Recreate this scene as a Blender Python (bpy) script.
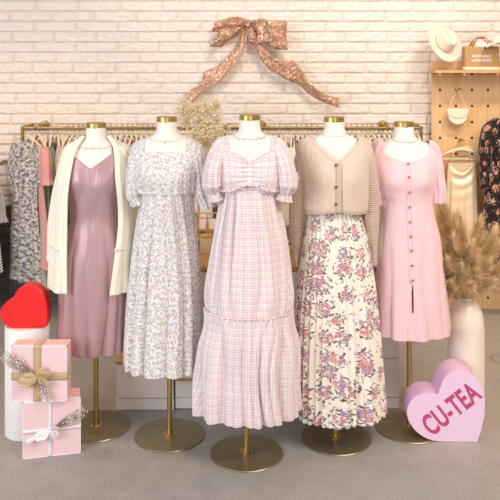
import bpy, bmesh, math, random
import numpy as np
from mathutils import Vector, Matrix, Euler

# ------------------------------------------------------------------ camera, world, lights
for o in list(bpy.data.objects):
    bpy.data.objects.remove(o)
SC = bpy.context.scene
COL = SC.collection
F, CX, HY, H = 780.0, 250.0, 54.0, 1.8          # focal length in pixels, centre column, horizon row, eye height

cam_d = bpy.data.cameras.new('camera')
cam = bpy.data.objects.new('camera', cam_d)
COL.objects.link(cam)
cam.location = (0, 0, H)
cam.rotation_euler = (math.pi / 2, 0, 0)
cam_d.sensor_width = 36
cam_d.lens = 36 * F / 500
cam_d.shift_y = -(250 - HY) / 500
cam_d.clip_end = 60
SC.camera = cam

W = bpy.data.worlds.new('world')
SC.world = W
W.use_nodes = True
W.node_tree.nodes['Background'].inputs[0].default_value = (1.0, 0.88, 0.79, 1)
W.node_tree.nodes['Background'].inputs[1].default_value = 0.42

def area(name, loc, target, size, energy, color, size_y=None):
    l = bpy.data.lights.new(name, 'AREA')
    l.energy = energy
    l.color = color
    l.shape = 'RECTANGLE'
    l.size = size
    l.size_y = size_y or size
    o = bpy.data.objects.new(name, l)
    COL.objects.link(o)
    o.location = loc
    o.rotation_euler = (Vector(target) - Vector(loc)).to_track_quat('-Z', 'Y').to_euler()
    return o

def spot(name, loc, target, energy, color, angle=80, blend=0.8, r=0.06):
    l = bpy.data.lights.new(name, 'SPOT')
    l.energy = energy
    l.color = color
    l.spot_size = math.radians(angle)
    l.spot_blend = blend
    l.shadow_soft_size = r
    o = bpy.data.objects.new(name, l)
    COL.objects.link(o)
    o.location = loc
    o.rotation_euler = (Vector(target) - Vector(loc)).to_track_quat('-Z', 'Y').to_euler()
    return o

area('shop_window_daylight', (-3.3, 0.3, 2.1), (-0.1, 3.8, 0.8), 2.2, 118, (0.82, 0.92, 1.0), 2.2)
area('ceiling_panel_light', (1.6, 1.6, 3.4), (0.3, 3.9, 0.6), 1.6, 62, (1.0, 0.90, 0.80), 1.0)
area('front_fill_light', (0.8, -2.2, 1.7), (0.2, 4, .8), 3.0, 40, (1.0, 0.96, 0.93), 2.0)  # added soft fill with no real source, lifts the dark console
spot('ceiling_or_fill_spot', (0.35, 3.7, 3.5), (0.35, 5.55, 1.6), 84, (1.0, 0.88, 0.74), 82)
spot('ceiling_or_fill_spot', (1.75, 3.8, 3.5), (1.65, 5.5, 1.35), 74, (1.0, 0.86, 0.70), 80)
spot('ceiling_or_fill_spot', (-1.5, 4.0, 3.5), (-1.0, 5.55, 1.9), 18, (1.0, 0.86, 0.74), 84)
spot('ceiling_or_fill_spot', (-2.0, 3.6, 3.5), (-1.7, 4.8, 0), 150, (1.0, 0.62, 0.32), 70)
spot('ceiling_or_fill_spot', (2.2, 3.6, 3.5), (1.9, 4.6, 0), 160, (1.0, 0.66, 0.36), 70)
spot('ceiling_or_fill_spot', (2.9, 1.9, 3.3), (1.05, 3.85, .35), 95, (1.0, 0.86, 0.72), 60, r=.2)  # fill spot added to brighten the vase and the floor on the right
SC.view_settings.view_transform = 'Standard'
SC.view_settings.look = 'None'
SC.view_settings.exposure = 0.04
SC.view_settings.gamma = 1
SC.view_settings.use_curve_mapping = False

R = random.Random(7)
RN = np.random.RandomState(11)
PI = math.pi

# ------------------------------------------------------------------ helpers
def P(px, py, Y):
    return ((px - CX) * Y / F, Y, H - (py - HY) * Y / F)

def lin(c):
    out = []
    for v in c[:3]:
        v /= 255.0
        out.append(v / 12.92 if v <= 0.04045 else ((v + 0.055) / 1.055) ** 2.4)
    return tuple(out) + (1,)

def pchip(xs, ys):
    xs = np.array(xs, float); ys = np.array(ys, float)
    h = np.diff(xs); dl = np.diff(ys) / h
    m = np.zeros(len(xs))
    for i in range(1, len(xs) - 1):
        if dl[i - 1] * dl[i] > 0:
            w1 = 2 * h[i] + h[i - 1]; w2 = h[i] + 2 * h[i - 1]
            m[i] = (w1 + w2) / (w1 / dl[i - 1] + w2 / dl[i])
    m[0] = dl[0]; m[-1] = dl[-1]
    def f(x):
        x = np.clip(np.asarray(x, float), xs[0], xs[-1])
        i = np.clip(np.searchsorted(xs, x) - 1, 0, len(h) - 1)
        t = (x - xs[i]) / h[i]
        return ((2*t**3 - 3*t**2 + 1) * ys[i] + (t**3 - 2*t**2 + t) * h[i] * m[i]
                + (-2*t**3 + 3*t**2) * ys[i+1] + (t**3 - t**2) * h[i] * m[i+1])
    return f

def vnoise(x, y, seed=0, period=None):
    """smooth 2-D value noise in -1..1 for arrays"""
    rs = np.random.RandomState(seed)
    tab = rs.rand(64, 64) * 2 - 1
    xi = np.floor(x).astype(int); yi = np.floor(y).astype(int)
    fx = x - xi; fy = y - yi
    fx = fx * fx * (3 - 2 * fx); fy = fy * fy * (3 - 2 * fy)
    px = period or 64
    def g(a, b): return tab[(a % px) % 64, b % 64]
    return ((g(xi, yi) * (1 - fx) + g(xi+1, yi) * fx) * (1 - fy)
            + (g(xi, yi+1) * (1 - fx) + g(xi+1, yi+1) * fx) * fy)

def mesh_obj(name, verts, faces, m=None, parent=None, uv=None, smooth=True):
    me = bpy.data.meshes.new(name)
    me.from_pydata([tuple(v) for v in verts], [], [tuple(f) for f in faces])
    if uv is not None:
        l = me.uv_layers.new(name='UVMap')
        vi = np.zeros(len(me.loops), dtype=np.int32)
        me.loops.foreach_get('vertex_index', vi)
        l.data.foreach_set('uv', np.asarray(uv, dtype=np.float32)[vi].ravel())
    if smooth:
        me.polygons.foreach_set('use_smooth', [True] * len(me.polygons))
    o = bpy.data.objects.new(name, me)
    COL.objects.link(o)
    if m: me.materials.append(m)
    if parent: o.parent = parent
    return o

def grid(name, X, Y, Z, m, parent=None, closed=False, uv=None, keep=None, solid=0.0, smooth_boundary=0, subsurf=0):
    """X,Y,Z arrays [nv, nu]; closed joins last column to the first"""
    nv, nu = X.shape
    V = np.stack([X, Y, Z], -1).reshape(-1, 3)
    if uv is None:
        U, T = np.meshgrid(np.linspace(0, 1, nu), np.linspace(0, 1, nv)); uvf = np.stack([U, T], -1).reshape(-1, 2)
    else:
        uvf = np.stack(uv, -1).reshape(-1, 2)
    ii, jj = np.meshgrid(np.arange(nv - 1), np.arange(nu if closed else nu - 1), indexing='ij')
    j2 = (jj + 1) % nu
    a = ii * nu + jj; b = ii * nu + j2; c = (ii + 1) * nu + j2; d = (ii + 1) * nu + jj
    Fc = np.stack([a, b, c, d], -1).reshape(-1, 4)
    if keep is not None:
        cen = V[Fc].mean(1)
        Fc = Fc[keep(cen)]
        used = np.unique(Fc)
        rm = -np.ones(len(V), int); rm[used] = np.arange(len(used))
        V = V[used]; uvf = uvf[used]; Fc = rm[Fc]
    if smooth_boundary:
        E = np.concatenate([Fc[:, [0,1]], Fc[:, [1,2]], Fc[:, [2,3]], Fc[:, [3,0]]])
        E = np.sort(E, 1)
        u, cnt = np.unique(E, axis=0, return_counts=True)
        B = u[cnt == 1]
        for _ in range(smooth_boundary):
            acc = np.zeros_like(V); n = np.zeros(len(V))
            np.add.at(acc, B[:, 0], V[B[:, 1]]); np.add.at(acc, B[:, 1], V[B[:, 0]])
            np.add.at(n, B[:, 0], 1); np.add.at(n, B[:, 1], 1)
            k = n == 2
            V[k] = V[k] * 0.4 + 0.6 * acc[k] / n[k][:, None]
    o = mesh_obj(name, V, Fc, m, parent, uvf)
    if solid:
        s = o.modifiers.new('solid', 'SOLIDIFY'); s.thickness = solid; s.offset = 0
    if subsurf:
        s = o.modifiers.new('sub', 'SUBSURF'); s.levels = subsurf; s.render_levels = subsurf
    return o

def tube_bm(bm, pts, r, seg=8, caps=True):
    pts = [Vector(p) for p in pts]
    rs = r if isinstance(r, (list, tuple)) else [r] * len(pts)
    rings = []
    n0 = None
    for i, p in enumerate(pts):
        t = (pts[min(i+1, len(pts)-1)] - pts[max(i-1, 0)]).normalized()
        if n0 is None:
            n0 = t.orthogonal().normalized()
        else:
            n0 = (n0 - t * n0.dot(t))
            n0 = n0.normalized() if n0.length > 1e-6 else t.orthogonal().normalized()
        b = t.cross(n0)
        rings.append([bm.verts.new(p + (n0 * math.cos(a) + b * math.sin(a)) * rs[i])
                      for a in (2 * PI * k / seg for k in range(seg))])
    for i in range(len(rings) - 1):
        for k in range(seg):
            bm.faces.new((rings[i][k], rings[i][(k+1) % seg], rings[i+1][(k+1) % seg], rings[i+1][k]))
    if caps:
        bm.faces.new(rings[0][::-1]); bm.faces.new(rings[-1])

def lathe_bm(bm, prof, seg=48, centre=(0, 0, 0)):
    """prof: list of (r, z)"""
    rings = []
    c = Vector(centre)
    for r, z in prof:
        rings.append([bm.verts.new(c + Vector((r * math.cos(a), r * math.sin(a), z)))
                      for a in (2 * PI * k / seg for k in range(seg))])
    for i in range(len(rings) - 1):
        for k in range(seg):
            bm.faces.new((rings[i][k], rings[i][(k+1) % seg], rings[i+1][(k+1) % seg], rings[i+1][k]))
    bm.faces.new(rings[0][::-1]); bm.faces.new(rings[-1])

def box_bm(bm, x0, x1, y0, y1, z0, z1, M=None):
    v = [bm.verts.new((x, y, z)) for x in (x0, x1) for y in (y0, y1) for z in (z0, z1)]
    for f in ((0,1,3,2), (4,6,7,5), (0,4,5,1), (2,3,7,6), (0,2,6,4), (1,5,7,3)):
        bm.faces.new([v[i] for i in f])
    if M is not None:
        for q in v: q.co = M @ q.co

def bm_obj(name, bm, m, parent=None, smooth=True, bevel=0.0, segs=2):
    bmesh.ops.recalc_face_normals(bm, faces=bm.faces)
    me = bpy.data.meshes.new(name)
    bm.to_mesh(me); bm.free()
    o = bpy.data.objects.new(name, me)
    COL.objects.link(o)
    if m: me.materials.append(m)
    if parent: o.parent = parent
    if smooth:
        me.polygons.foreach_set('use_smooth', [True] * len(me.polygons))
        if hasattr(me, 'set_sharp_from_angle'): me.set_sharp_from_angle(angle=math.radians(38))
    if bevel:
        b = o.modifiers.new('bevel', 'BEVEL'); b.width = bevel; b.segments = segs; b.limit_method = 'ANGLE'
    return o

def tube(name, pts, r, m, parent=None, seg=8):
    bm = bmesh.new(); tube_bm(bm, pts, r, seg); return bm_obj(name, bm, m, parent)
def lathe(name, prof, m, parent=None, seg=48, centre=(0,0,0)):
    bm = bmesh.new(); lathe_bm(bm, prof, seg, centre); return bm_obj(name, bm, m, parent)
def box(name, x0, x1, y0, y1, z0, z1, m, parent=None, bevel=0.0, M=None):
    bm = bmesh.new(); box_bm(bm, x0, x1, y0, y1, z0, z1, M); return bm_obj(name, bm, m, parent, bevel=bevel)

def tag(o, label, cat, group=None, kind=None):
    if label: o['label'] = label
    if cat: o['category'] = cat
    if group: o['group'] = group
    if kind: o['kind'] = kind
    return o
def thing(name, label, cat, loc=(0,0,0), rotz=0, group=None):
    o = bpy.data.objects.new(name, None)
    COL.objects.link(o)
    o.empty_display_size = 0.05
    o.location = loc; o.rotation_euler = (0, 0, rotz)
    return tag(o, label, cat, group)
def text_mesh(o, root):
    """turn a text curve object into a plain mesh object"""
    bpy.context.view_layer.update()
    me = bpy.data.meshes.new_from_object(o)
    n = bpy.data.objects.new('lettering', me)
    COL.objects.link(n); n.parent = root
    n.location = o.location; n.rotation_euler = o.rotation_euler; n.scale = o.scale
    cu = o.data
    bpy.data.objects.remove(o); bpy.data.curves.remove(cu)
    return n
def struct(o):
    o['kind'] = 'structure'; return o
def dup(root, label=None, group=None, loc=None, rot=None, scale=None):
    r = root.copy(); COL.objects.link(r)
    if label: r['label'] = label
    if group: r['group'] = group
    if loc is not None: r.location = loc
    if rot is not None: r.rotation_euler = rot
    if scale is not None: r.scale = scale
    for ch in [c for c in root.children]:
        c = ch.copy(); COL.objects.link(c); c.parent = r
        for g in [g for g in ch.children]:
            d = g.copy(); COL.objects.link(d); d.parent = c
    return r

# ------------------------------------------------------------------ material helpers
class NT:
    def __init__(s, name):
        s.m = bpy.data.materials.new(name); s.m.use_nodes = True
        s.t = s.m.node_tree; s.b = s.t.nodes['Principled BSDF']
    def n(s, k, **kw):
        q = s.t.nodes.new(k)
        for a, v in kw.items(): setattr(q, a, v)
        return q
    def put(s, sock, v):
        if isinstance(v, bpy.types.NodeSocket): s.t.links.new(v, sock)
        elif v is not None: sock.default_value = v
    def math(s, op, a, b=None, c=None):
        q = s.n('ShaderNodeMath', operation=op)
        s.put(q.inputs[0], a); s.put(q.inputs[1], b)
        if c is not None: s.put(q.inputs[2], c)
        return q.outputs[0]
    def mix(s, f, a, b, mode='MIX'):
        q = s.n('ShaderNodeMix', data_type='RGBA', blend_type=mode)
        s.put(q.inputs[0], f); s.put(q.inputs[6], a); s.put(q.inputs[7], b)
        return q.outputs[2]
    def coord(s, kind='Object'):
        return s.n('ShaderNodeTexCoord').outputs[kind]
    def mapping(s, v, scale=(1,1,1), loc=(0,0,0), rot=(0,0,0)):
        q = s.n('ShaderNodeMapping'); s.put(q.inputs[0], v)
        q.inputs['Scale'].default_value = scale; q.inputs['Location'].default_value = loc; q.inputs['Rotation'].default_value = rot
        return q.outputs[0]
    def noise(s, v, scale, detail=3, rough=0.5, out=0):
        q = s.n('ShaderNodeTexNoise'); s.put(q.inputs['Vector'], v)
        q.inputs['Scale'].default_value = scale; q.inputs['Detail'].default_value = detail; q.inputs['Roughness'].default_value = rough
        return q.outputs[out]
    def ramp(s, f, stops, interp='LINEAR'):
        q = s.n('ShaderNodeValToRGB'); s.put(q.inputs[0], f)
        r = q.color_ramp; r.interpolation = interp
        while len(r.elements) < len(stops): r.elements.new(0.5)
        for e, (p, c) in zip(r.elements, stops): e.position = p; e.color = c
        return q.outputs[0]
    def sep(s, v):
        q = s.n('ShaderNodeSeparateXYZ'); s.put(q.inputs[0], v); return q.outputs
    def bump(s, h, strength=0.3, dist=0.005, normal=None):
        q = s.n('ShaderNodeBump'); s.put(q.inputs['Height'], h)
        q.inputs['Strength'].default_value = strength; q.inputs['Distance'].default_value = dist
        if normal: s.put(q.inputs['Normal'], normal)
        return q.outputs[0]
    def set(s, **kw):
        for k, v in kw.items(): s.put(s.b.inputs[k.replace('_', ' ')], v)
        return s.m

def simple(name, rgb, rough=0.6, metal=0.0, noise=0.06, nscale=30, bump=0.0, bdist=0.002, sheen=0.0, spec=0.5, subs=0.0, coord='Object'):
    q = NT(name)
    v = q.coord(coord)
    f = q.noise(v, nscale, 4)
    c = lin(rgb)
    lo = tuple(x * (1 - noise) for x in c[:3]) + (1,); hi = tuple(min(1, x * (1 + noise)) for x in c[:3]) + (1,)
    col = q.ramp(f, [(0.3, lo), (0.7, hi)])
    q.set(Base_Color=col, Roughness=rough, Metallic=metal)
    q.b.inputs['Specular IOR Level'].default_value = spec
    if sheen:
        q.b.inputs['Sheen Weight'].default_value = sheen
    if bump:
        q.set(Normal=q.bump(f, bump, bdist))
    return q.m

def cloth_normal(q, uv, strength=0.15, wrinkle=0.0):
    w = q.noise(q.mapping(uv, (1, .35, 1)), 28, 3)
    fine = q.noise(uv, 900, 1)
    n = q.bump(fine, strength, 0.0008)
    if wrinkle: n = q.bump(w, wrinkle, 0.012, n)
    return n

def voro_local(q, uv, scale, rand=1.0, off=(0,0,0)):
    v = q.mapping(uv, (1,1,1), off)
    vo = q.n('ShaderNodeTexVoronoi', voronoi_dimensions='2D', feature='F1')
    q.put(vo.inputs['Vector'], v); vo.inputs['Scale'].default_value = scale; vo.inputs['Randomness'].default_value = rand
    d = q.n('ShaderNodeVectorMath', operation='SUBTRACT')
    q.put(d.inputs[0], v); q.put(d.inputs[1], vo.outputs['Position'])
    s = q.sep(d.outputs[0])
    cs = q.n('ShaderNodeSeparateColor'); q.put(cs.inputs[0], vo.outputs['Color'])
    x, y = s[0], s[1]
    r = q.math('SQRT', q.math('ADD', q.math('MULTIPLY', x, x), q.math('MULTIPLY', y, y)))
    return x, y, r, cs.outputs

def flower(q, uv, scale, R0, petals, off=(0,0,0), rand=0.9, prob=0.0):
    """mask, ring shade (0..1), random"""
    x, y, r, c = voro_local(q, uv, scale, rand, off)
    a = q.math('ARCTAN2', y, x)
    a = q.math('ADD', a, q.math('MULTIPLY', c[0], 6.28))
    w = q.math('COSINE', q.math('MULTIPLY', a, float(petals)))
    Rr = q.math('MULTIPLY', q.math('ADD', 1.0, q.math('MULTIPLY', w, 0.28)), q.math('MULTIPLY', R0, q.math('ADD', 0.65, q.math('MULTIPLY', c[1], 0.6))))
    mask = q.math('LESS_THAN', r, Rr)
    if prob: mask = q.math('MULTIPLY', mask, q.math('GREATER_THAN', c[2], prob))
    sw = q.math('SINE', q.math('ADD', q.math('MULTIPLY', r, 5.5 / R0), q.math('MULTIPLY', a, 2.0)))
    sw = q.math('ADD', 0.5, q.math('MULTIPLY', sw, 0.5))
    return mask, sw, c

def leaf(q, uv, scale, L, Wd, off=(0,0,0), prob=0.0):
    x, y, r, c = voro_local(q, uv, scale, 1.0, off)
    a = q.math('MULTIPLY', c[0], 6.28)
    ca = q.math('COSINE', a); sa = q.math('SINE', a)
    lx = q.math('ADD', q.math('MULTIPLY', x, ca), q.math('MULTIPLY', y, sa))
    ly = q.math('SUBTRACT', q.math('MULTIPLY', y, ca), q.math('MULTIPLY', x, sa))
    ly = q.math('ADD', ly, q.math('MULTIPLY', q.math('MULTIPLY', lx, lx), 0.3 / L))
    e = q.math('ADD', q.math('POWER', q.math('ABSOLUTE', q.math('DIVIDE', lx, L)), 2.0), q.math('POWER', q.math('ABSOLUTE', q.math('DIVIDE', ly, Wd)), 2.0))
    mask = q.math('LESS_THAN', e, 1.0)
    if prob: mask = q.math('MULTIPLY', mask, q.math('GREATER_THAN', c[2], prob))
    return mask

def fabric_finish(q, col, rough=0.8, uv=None, wrinkle=0.0, sheen=0.25):
    q.set(Base_Color=col, Roughness=rough, Normal=cloth_normal(q, uv, 0.2, wrinkle))
    q.b.inputs['Sheen Weight'].default_value = sheen
    q.b.inputs['Specular IOR Level'].default_value = 0.25
    return q.m

def mat_plaid():
    q = NT('pink_plaid_cotton'); uv = q.coord('UV'); s = q.sep(uv)
    def bands(c):
        t = q.math('FRACT', q.math('DIVIDE', c, 0.034))
        wide = q.math('MULTIPLY', q.math('GREATER_THAN', t, 0.10), q.math('LESS_THAN', t, 0.52))
        l1 = q.math('MULTIPLY', q.math('GREATER_THAN', t, 0.70), q.math('LESS_THAN', t, 0.80))
        l2 = q.math('MULTIPLY', q.math('GREATER_THAN', t, 0.28), q.math('LESS_THAN', t, 0.34))
        return wide, l1, l2
    a1, a2, a3 = bands(s[0]); b1, b2, b3 = bands(s[1])
    col = lin((246, 236, 238))
    pink = lin((222, 174, 166)); lil = lin((178, 170, 200)); wht = lin((252, 246, 248))
    col = q.mix(q.math('MULTIPLY', q.math('ADD', a1, b1), 0.36), col, pink)
    col = q.mix(q.math('MULTIPLY', q.math('MAXIMUM', a2, b2), 0.42), col, lil)
    col = q.mix(q.math('MULTIPLY', q.math('MAXIMUM', a3, b3), 0.65), col, wht)
    return fabric_finish(q, col, 0.85, uv, 0.25)

def mat_smallfloral(name='pale_sprig_floral_fabric', base=(242,236,234), c1=(150,148,168), c2=(178,158,142), leafc=(132,128,136), sc=36, dens=0.0, wrinkle=0.25):
    q = NT(name); uv = q.coord('UV')
    warp = q.n('ShaderNodeVectorMath', operation='ADD')
    nz = q.n('ShaderNodeVectorMath', operation='SCALE'); q.put(nz.inputs[0], q.noise(uv, 60, 2, out=1)); nz.inputs['Scale'].default_value = 0.006
    q.put(warp.inputs[0], uv); q.put(warp.inputs[1], nz.outputs[0]); w = warp.outputs[0]
    col = lin(base)
    lf = leaf(q, w, sc * 1.5, 0.0075, 0.0016, (0.3, 0.1, 0)); col = q.mix(q.math('MULTIPLY', lf, 0.75), col, lin(leafc))
    lf = leaf(q, w, sc * 1.9, 0.0065, 0.0015, (0.7, 0.5, 0)); col = q.mix(q.math('MULTIPLY', lf, 0.8), col, lin(c2))
    m, sw, c = flower(q, w, sc, 0.0072, 5, prob=dens)
    fc = q.mix(q.math('GREATER_THAN', c[2], 0.6), lin(c1), lin(c2))
    fc = q.mix(q.math('MULTIPLY', sw, 0.85), fc, lin(base))
    col = q.mix(q.math('MULTIPLY', m, 0.8), col, fc)
    return fabric_finish(q, col, 0.85, uv, wrinkle)

def mat_bigfloral(name='cream_rose_bouquet_fabric', base=(250,241,228), dark=(86,76,80), wrinkle=0.15, seed=0.0, hues=None, darkmix=.85, zoom=1.15):
    q = NT(name); uv = q.mapping(q.coord('UV'), (zoom, zoom, 1))
    hues = hues or [(238, 168, 160), (246, 202, 194), (194, 178, 208), (226, 178, 192), (238, 206, 196)]
    warp = q.n('ShaderNodeVectorMath', operation='ADD')
    nz = q.n('ShaderNodeVectorMath', operation='SCALE'); q.put(nz.inputs[0], q.noise(uv, 45, 2, out=1)); nz.inputs['Scale'].default_value = 0.010
    q.put(warp.inputs[0], uv); q.put(warp.inputs[1], nz.outputs[0]); w = warp.outputs[0]
    col = lin(base)
    x, y, r, c = voro_local(q, w, 9.5, .75, (seed, seed * 1.7, 0))       # one bouquet per cell
    rr = q.math('ADD', .026, q.math('MULTIPLY', c[1], .014))
    cl = q.math('LESS_THAN', r, rr); cl2 = q.math('LESS_THAN', r, q.math('MULTIPLY', rr, 1.55))
    loose = leaf(q, w, 26, 0.0090, 0.0024, (0.9 + seed, 0.4, 0), 0.45); col = q.mix(loose, col, lin(dark))
    for off in ((0.2, 0.1, 0), (0.55, 0.77, 0)):
        lf = leaf(q, w, 36, 0.0125, 0.0038, (off[0] + seed, off[1], 0)); col = q.mix(q.math('MULTIPLY', q.math('MULTIPLY', lf, cl2), darkmix), col, lin(dark))
    st = [(p, lin(h)) for p, h in zip((0.0, .25, .5, .72, .88), hues)]
    for k, (off, s2, rad) in enumerate((((0.0, 0.0, 0), 30, 0.0135), ((0.43, 0.31, 0), 36, 0.0105))):
        m, sw, c = flower(q, w, s2, rad, 5, (off[0] + seed, off[1], 0))
        hue = q.ramp(c[2], st, 'CONSTANT')
        deep = q.mix(1.0, hue, lin((214, 178, 182)), 'MULTIPLY')
        col = q.mix(q.math('MULTIPLY', m, cl), col, q.mix(sw, deep, hue))
    small = flower(q, w, 20, 0.0075, 5, (0.71 + seed, 0.2, 0), prob=0.5)
    col = q.mix(q.math('MULTIPLY', small[0], 0.9), col, lin(hues[2]))
    return fabric_finish(q, col, 0.8, uv, wrinkle)

def mat_toile():
    q = NT('navy_toile_fabric'); uv = q.coord('UV')
    f = q.noise(uv, 44, 4, 0.65); g = q.noise(q.mapping(uv, (1,1,1), (3,2,0)), 90, 3, 0.6)
    k = q.math('ADD', q.math('MULTIPLY', f, 0.65), q.math('MULTIPLY', g, 0.35))
    col = q.ramp(k, [(0.42, lin((84, 86, 104))), (0.48, lin((138, 138, 148))), (0.53, lin((212, 204, 196)))])
    return fabric_finish(q, col, 0.85, uv, 0.3)

def mat_check(name, a, b, size):
    q = NT(name); uv = q.coord('UV')
    c = q.n('ShaderNodeTexChecker'); q.put(c.inputs[0], uv); c.inputs['Scale'].default_value = 1.0 / size
    c.inputs[1].default_value = lin(a); c.inputs[2].default_value = lin(b)
    return fabric_finish(q, c.outputs[0], 0.85, uv, 0.2)

def mat_satin(name, rgb, rough=0.34, metal=0.12, bumps=0.35):
    q = NT(name); uv = q.coord('UV')
    w = q.noise(q.mapping(uv, (1.4, .30, 1), rot=(0,0,.25)), 11, 2)
    q.set(Base_Color=lin(rgb), Roughness=rough, Normal=q.bump(w, bumps, 0.02))
    q.b.inputs['Specular IOR Level'].default_value = 0.7
    q.b.inputs['Sheen Weight'].default_value = 0.35
    q.b.inputs['Metallic'].default_value = metal
    return q.m

def mat_knit(name, rgb, pitch=0.0075, horizontal=False, strength=0.9):
    q = NT(name); uv = q.coord('UV'); s = q.sep(uv)
    c = s[1] if horizontal else s[0]
    o = s[0] if horizontal else s[1]
    h = q.math('ABSOLUTE', q.math('SINE', q.math('MULTIPLY', c, PI / pitch)))
    st = q.math('ABSOLUTE', q.math('SINE', q.math('ADD', q.math('MULTIPLY', o, PI / (pitch * .8)), q.math('MULTIPLY', c, PI / pitch))))
    hh = q.math('ADD', h, q.math('MULTIPLY', st, 0.3))
    nn = q.noise(uv, 45, 3)
    base = lin(rgb); lo = tuple(x * 0.90 for x in base[:3]) + (1,)
    col = q.mix(nn, lo, base)
    q.set(Base_Color=col, Roughness=0.95, Normal=q.bump(hh, strength, 0.004))
    q.b.inputs['Sheen Weight'].default_value = 0.4
    q.b.inputs['Specular IOR Level'].default_value = 0.1
    return q.m

def mat_plain_cloth(name, rgb, wrinkle=0.3, rough=0.85, sheen=0.3):
    q = NT(name); uv = q.coord('UV')
    f = q.noise(q.mapping(uv, (1, .3, 1)), 260, 2)
    c = lin(rgb)
    col = q.ramp(f, [(0.35, tuple(x * .93 for x in c[:3]) + (1,)), (0.65, c)])
    return fabric_finish(q, col, rough, uv, wrinkle, sheen)

M_plaid = mat_plaid()
M_sprig = mat_smallfloral()
M_rose = mat_bigfloral()
M_blackfloral = mat_bigfloral('black_rose_fabric', (24, 22, 28), (74, 68, 56), 0.25, 0.37, [(222, 160, 130), (236, 200, 170), (170, 110, 92), (232, 214, 190), (206, 150, 130)], zoom=1.5)
M_toile = mat_toile()
M_bwcheck = mat_check('black_white_check_fabric', (36, 36, 40), (214, 212, 208), 0.009)
M_satin = mat_satin('mauve_satin', (190, 150, 155), .44, .25, .6)
M_cami = mat_satin('champagne_satin', (244, 224, 192), 0.38)
M_cream_knit = mat_knit('cream_fine_knit', (255, 250, 232), 0.006, False, 0.3)
M_beige_knit = mat_knit('beige_rib_knit', (240, 218, 200), 0.0095, False, .6)
M_beige_knit_h = mat_knit('beige_rib_knit_sideways', (236, 210, 188), 0.0105, True, 1.0)
M_pink = mat_plain_cloth('pale_pink_linen', (247, 207, 213), 0.25)
M_body = simple('ivory_jersey', (246, 236, 228), 0.75, noise=0.015, nscale=80, sheen=0.2, spec=0.25)
M_brass = simple('brushed_brass', (196, 168, 104), 0.30, 0.9, noise=0.08, nscale=60)
M_bronze = simple('bronze_base_metal', (150, 138, 110), 0.36, 0.7, noise=0.10, nscale=18)
M_gold = simple('gold', (238, 206, 140), 0.28, 0.7, noise=0.03)
M_oldbrass = simple('aged_brass_pipe', (156, 130, 84), 0.4, 0.85, noise=0.25, nscale=90, bump=0.4)
M_silver = simple('silver_screw', (190, 186, 176), 0.3, 1.0)
M_button = simple('brown_button', (110, 74, 54), 0.35)
M_pbutton = simple('rose_wood_button', (186, 120, 112), 0.4)
M_dark = simple('dark_void', (24, 20, 18), 0.9)
M_hanger = simple('ivory_hanger', (232, 216, 188), 0.55)
M_white = simple('white_paint', (238, 232, 226), 0.5, noise=0.02)
M_cabinet = simple('greyed_white_laminate', (236, 228, 224), 0.45, noise=0.03, nscale=6)
M_wood = simple('warm_wood_edge', (196, 146, 92), 0.5, noise=0.18, nscale=14)
M_ivory = simple('ivory_leather', (244, 232, 206), 0.45, noise=0.02, bump=0.1, nscale=200)
M_felt = simple('cream_felt', (240, 226, 208), 0.95, noise=0.03, sheen=0.3, spec=0.1)
M_kraft = simple('woven_jute', (196, 156, 108), 0.9, noise=0.15, nscale=160, bump=0.4)
M_leather = simple('tan_leather', (178, 112, 62), 0.5)
M_canvas = simple('natural_canvas', (240, 228, 206), 0.85)
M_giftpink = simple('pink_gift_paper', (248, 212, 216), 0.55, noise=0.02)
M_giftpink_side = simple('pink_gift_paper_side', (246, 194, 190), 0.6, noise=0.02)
M_paperwhite = simple('white_paper', (250, 244, 244), 0.6, noise=0.01)
M_ribbonwhite = mat_satin('white_satin_ribbon', (250, 244, 248), 0.4)
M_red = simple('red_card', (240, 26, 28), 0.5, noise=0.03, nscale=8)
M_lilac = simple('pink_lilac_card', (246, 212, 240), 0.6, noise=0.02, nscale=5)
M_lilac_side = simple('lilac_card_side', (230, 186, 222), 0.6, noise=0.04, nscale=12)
M_letter = simple('raspberry_lettering', (196, 76, 122), 0.6, noise=0.04, nscale=40)
M_plinth = simple('white_plaster', (236, 234, 232), 0.7, noise=0.03, nscale=12, bump=0.15)
M_straw = simple('dried_straw', (226, 206, 164), 0.85, noise=0.1)
M_pampas = simple('pampas_plume', (238, 208, 164), 0.9, noise=0.22, nscale=14)
M_sprigs = simple('silvered_sprig', (160, 140, 126), 0.6, noise=0.15)
M_pearl = simple('pearl', (240, 230, 220), 0.25)
M_candle = simple('cream_wax', (240, 226, 196), 0.5, subs=0.1)
M_amber = simple('amber_glass_bottle', (110, 58, 22), 0.15)
M_greytin = simple('grey_tin', (150, 146, 142), 0.4)
M_black = simple('black_paint', (20, 18, 18), 0.4)

# ribbons with see-through
def mat_organza(name, rgb, alpha=0.65):
    q = NT(name); uv = q.coord('Object')
    f = q.noise(uv, 90, 2)
    c = lin(rgb)
    q.set(Base_Color=c, Roughness=0.4, Alpha=q.math('ADD', alpha - 0.1, q.math('MULTIPLY', f, 0.25)))
    q.b.inputs['Sheen Weight'].default_value = 0.5
    return q.m
M_organza = mat_organza('gold_organza', (228, 198, 150), 0.62)

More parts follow.
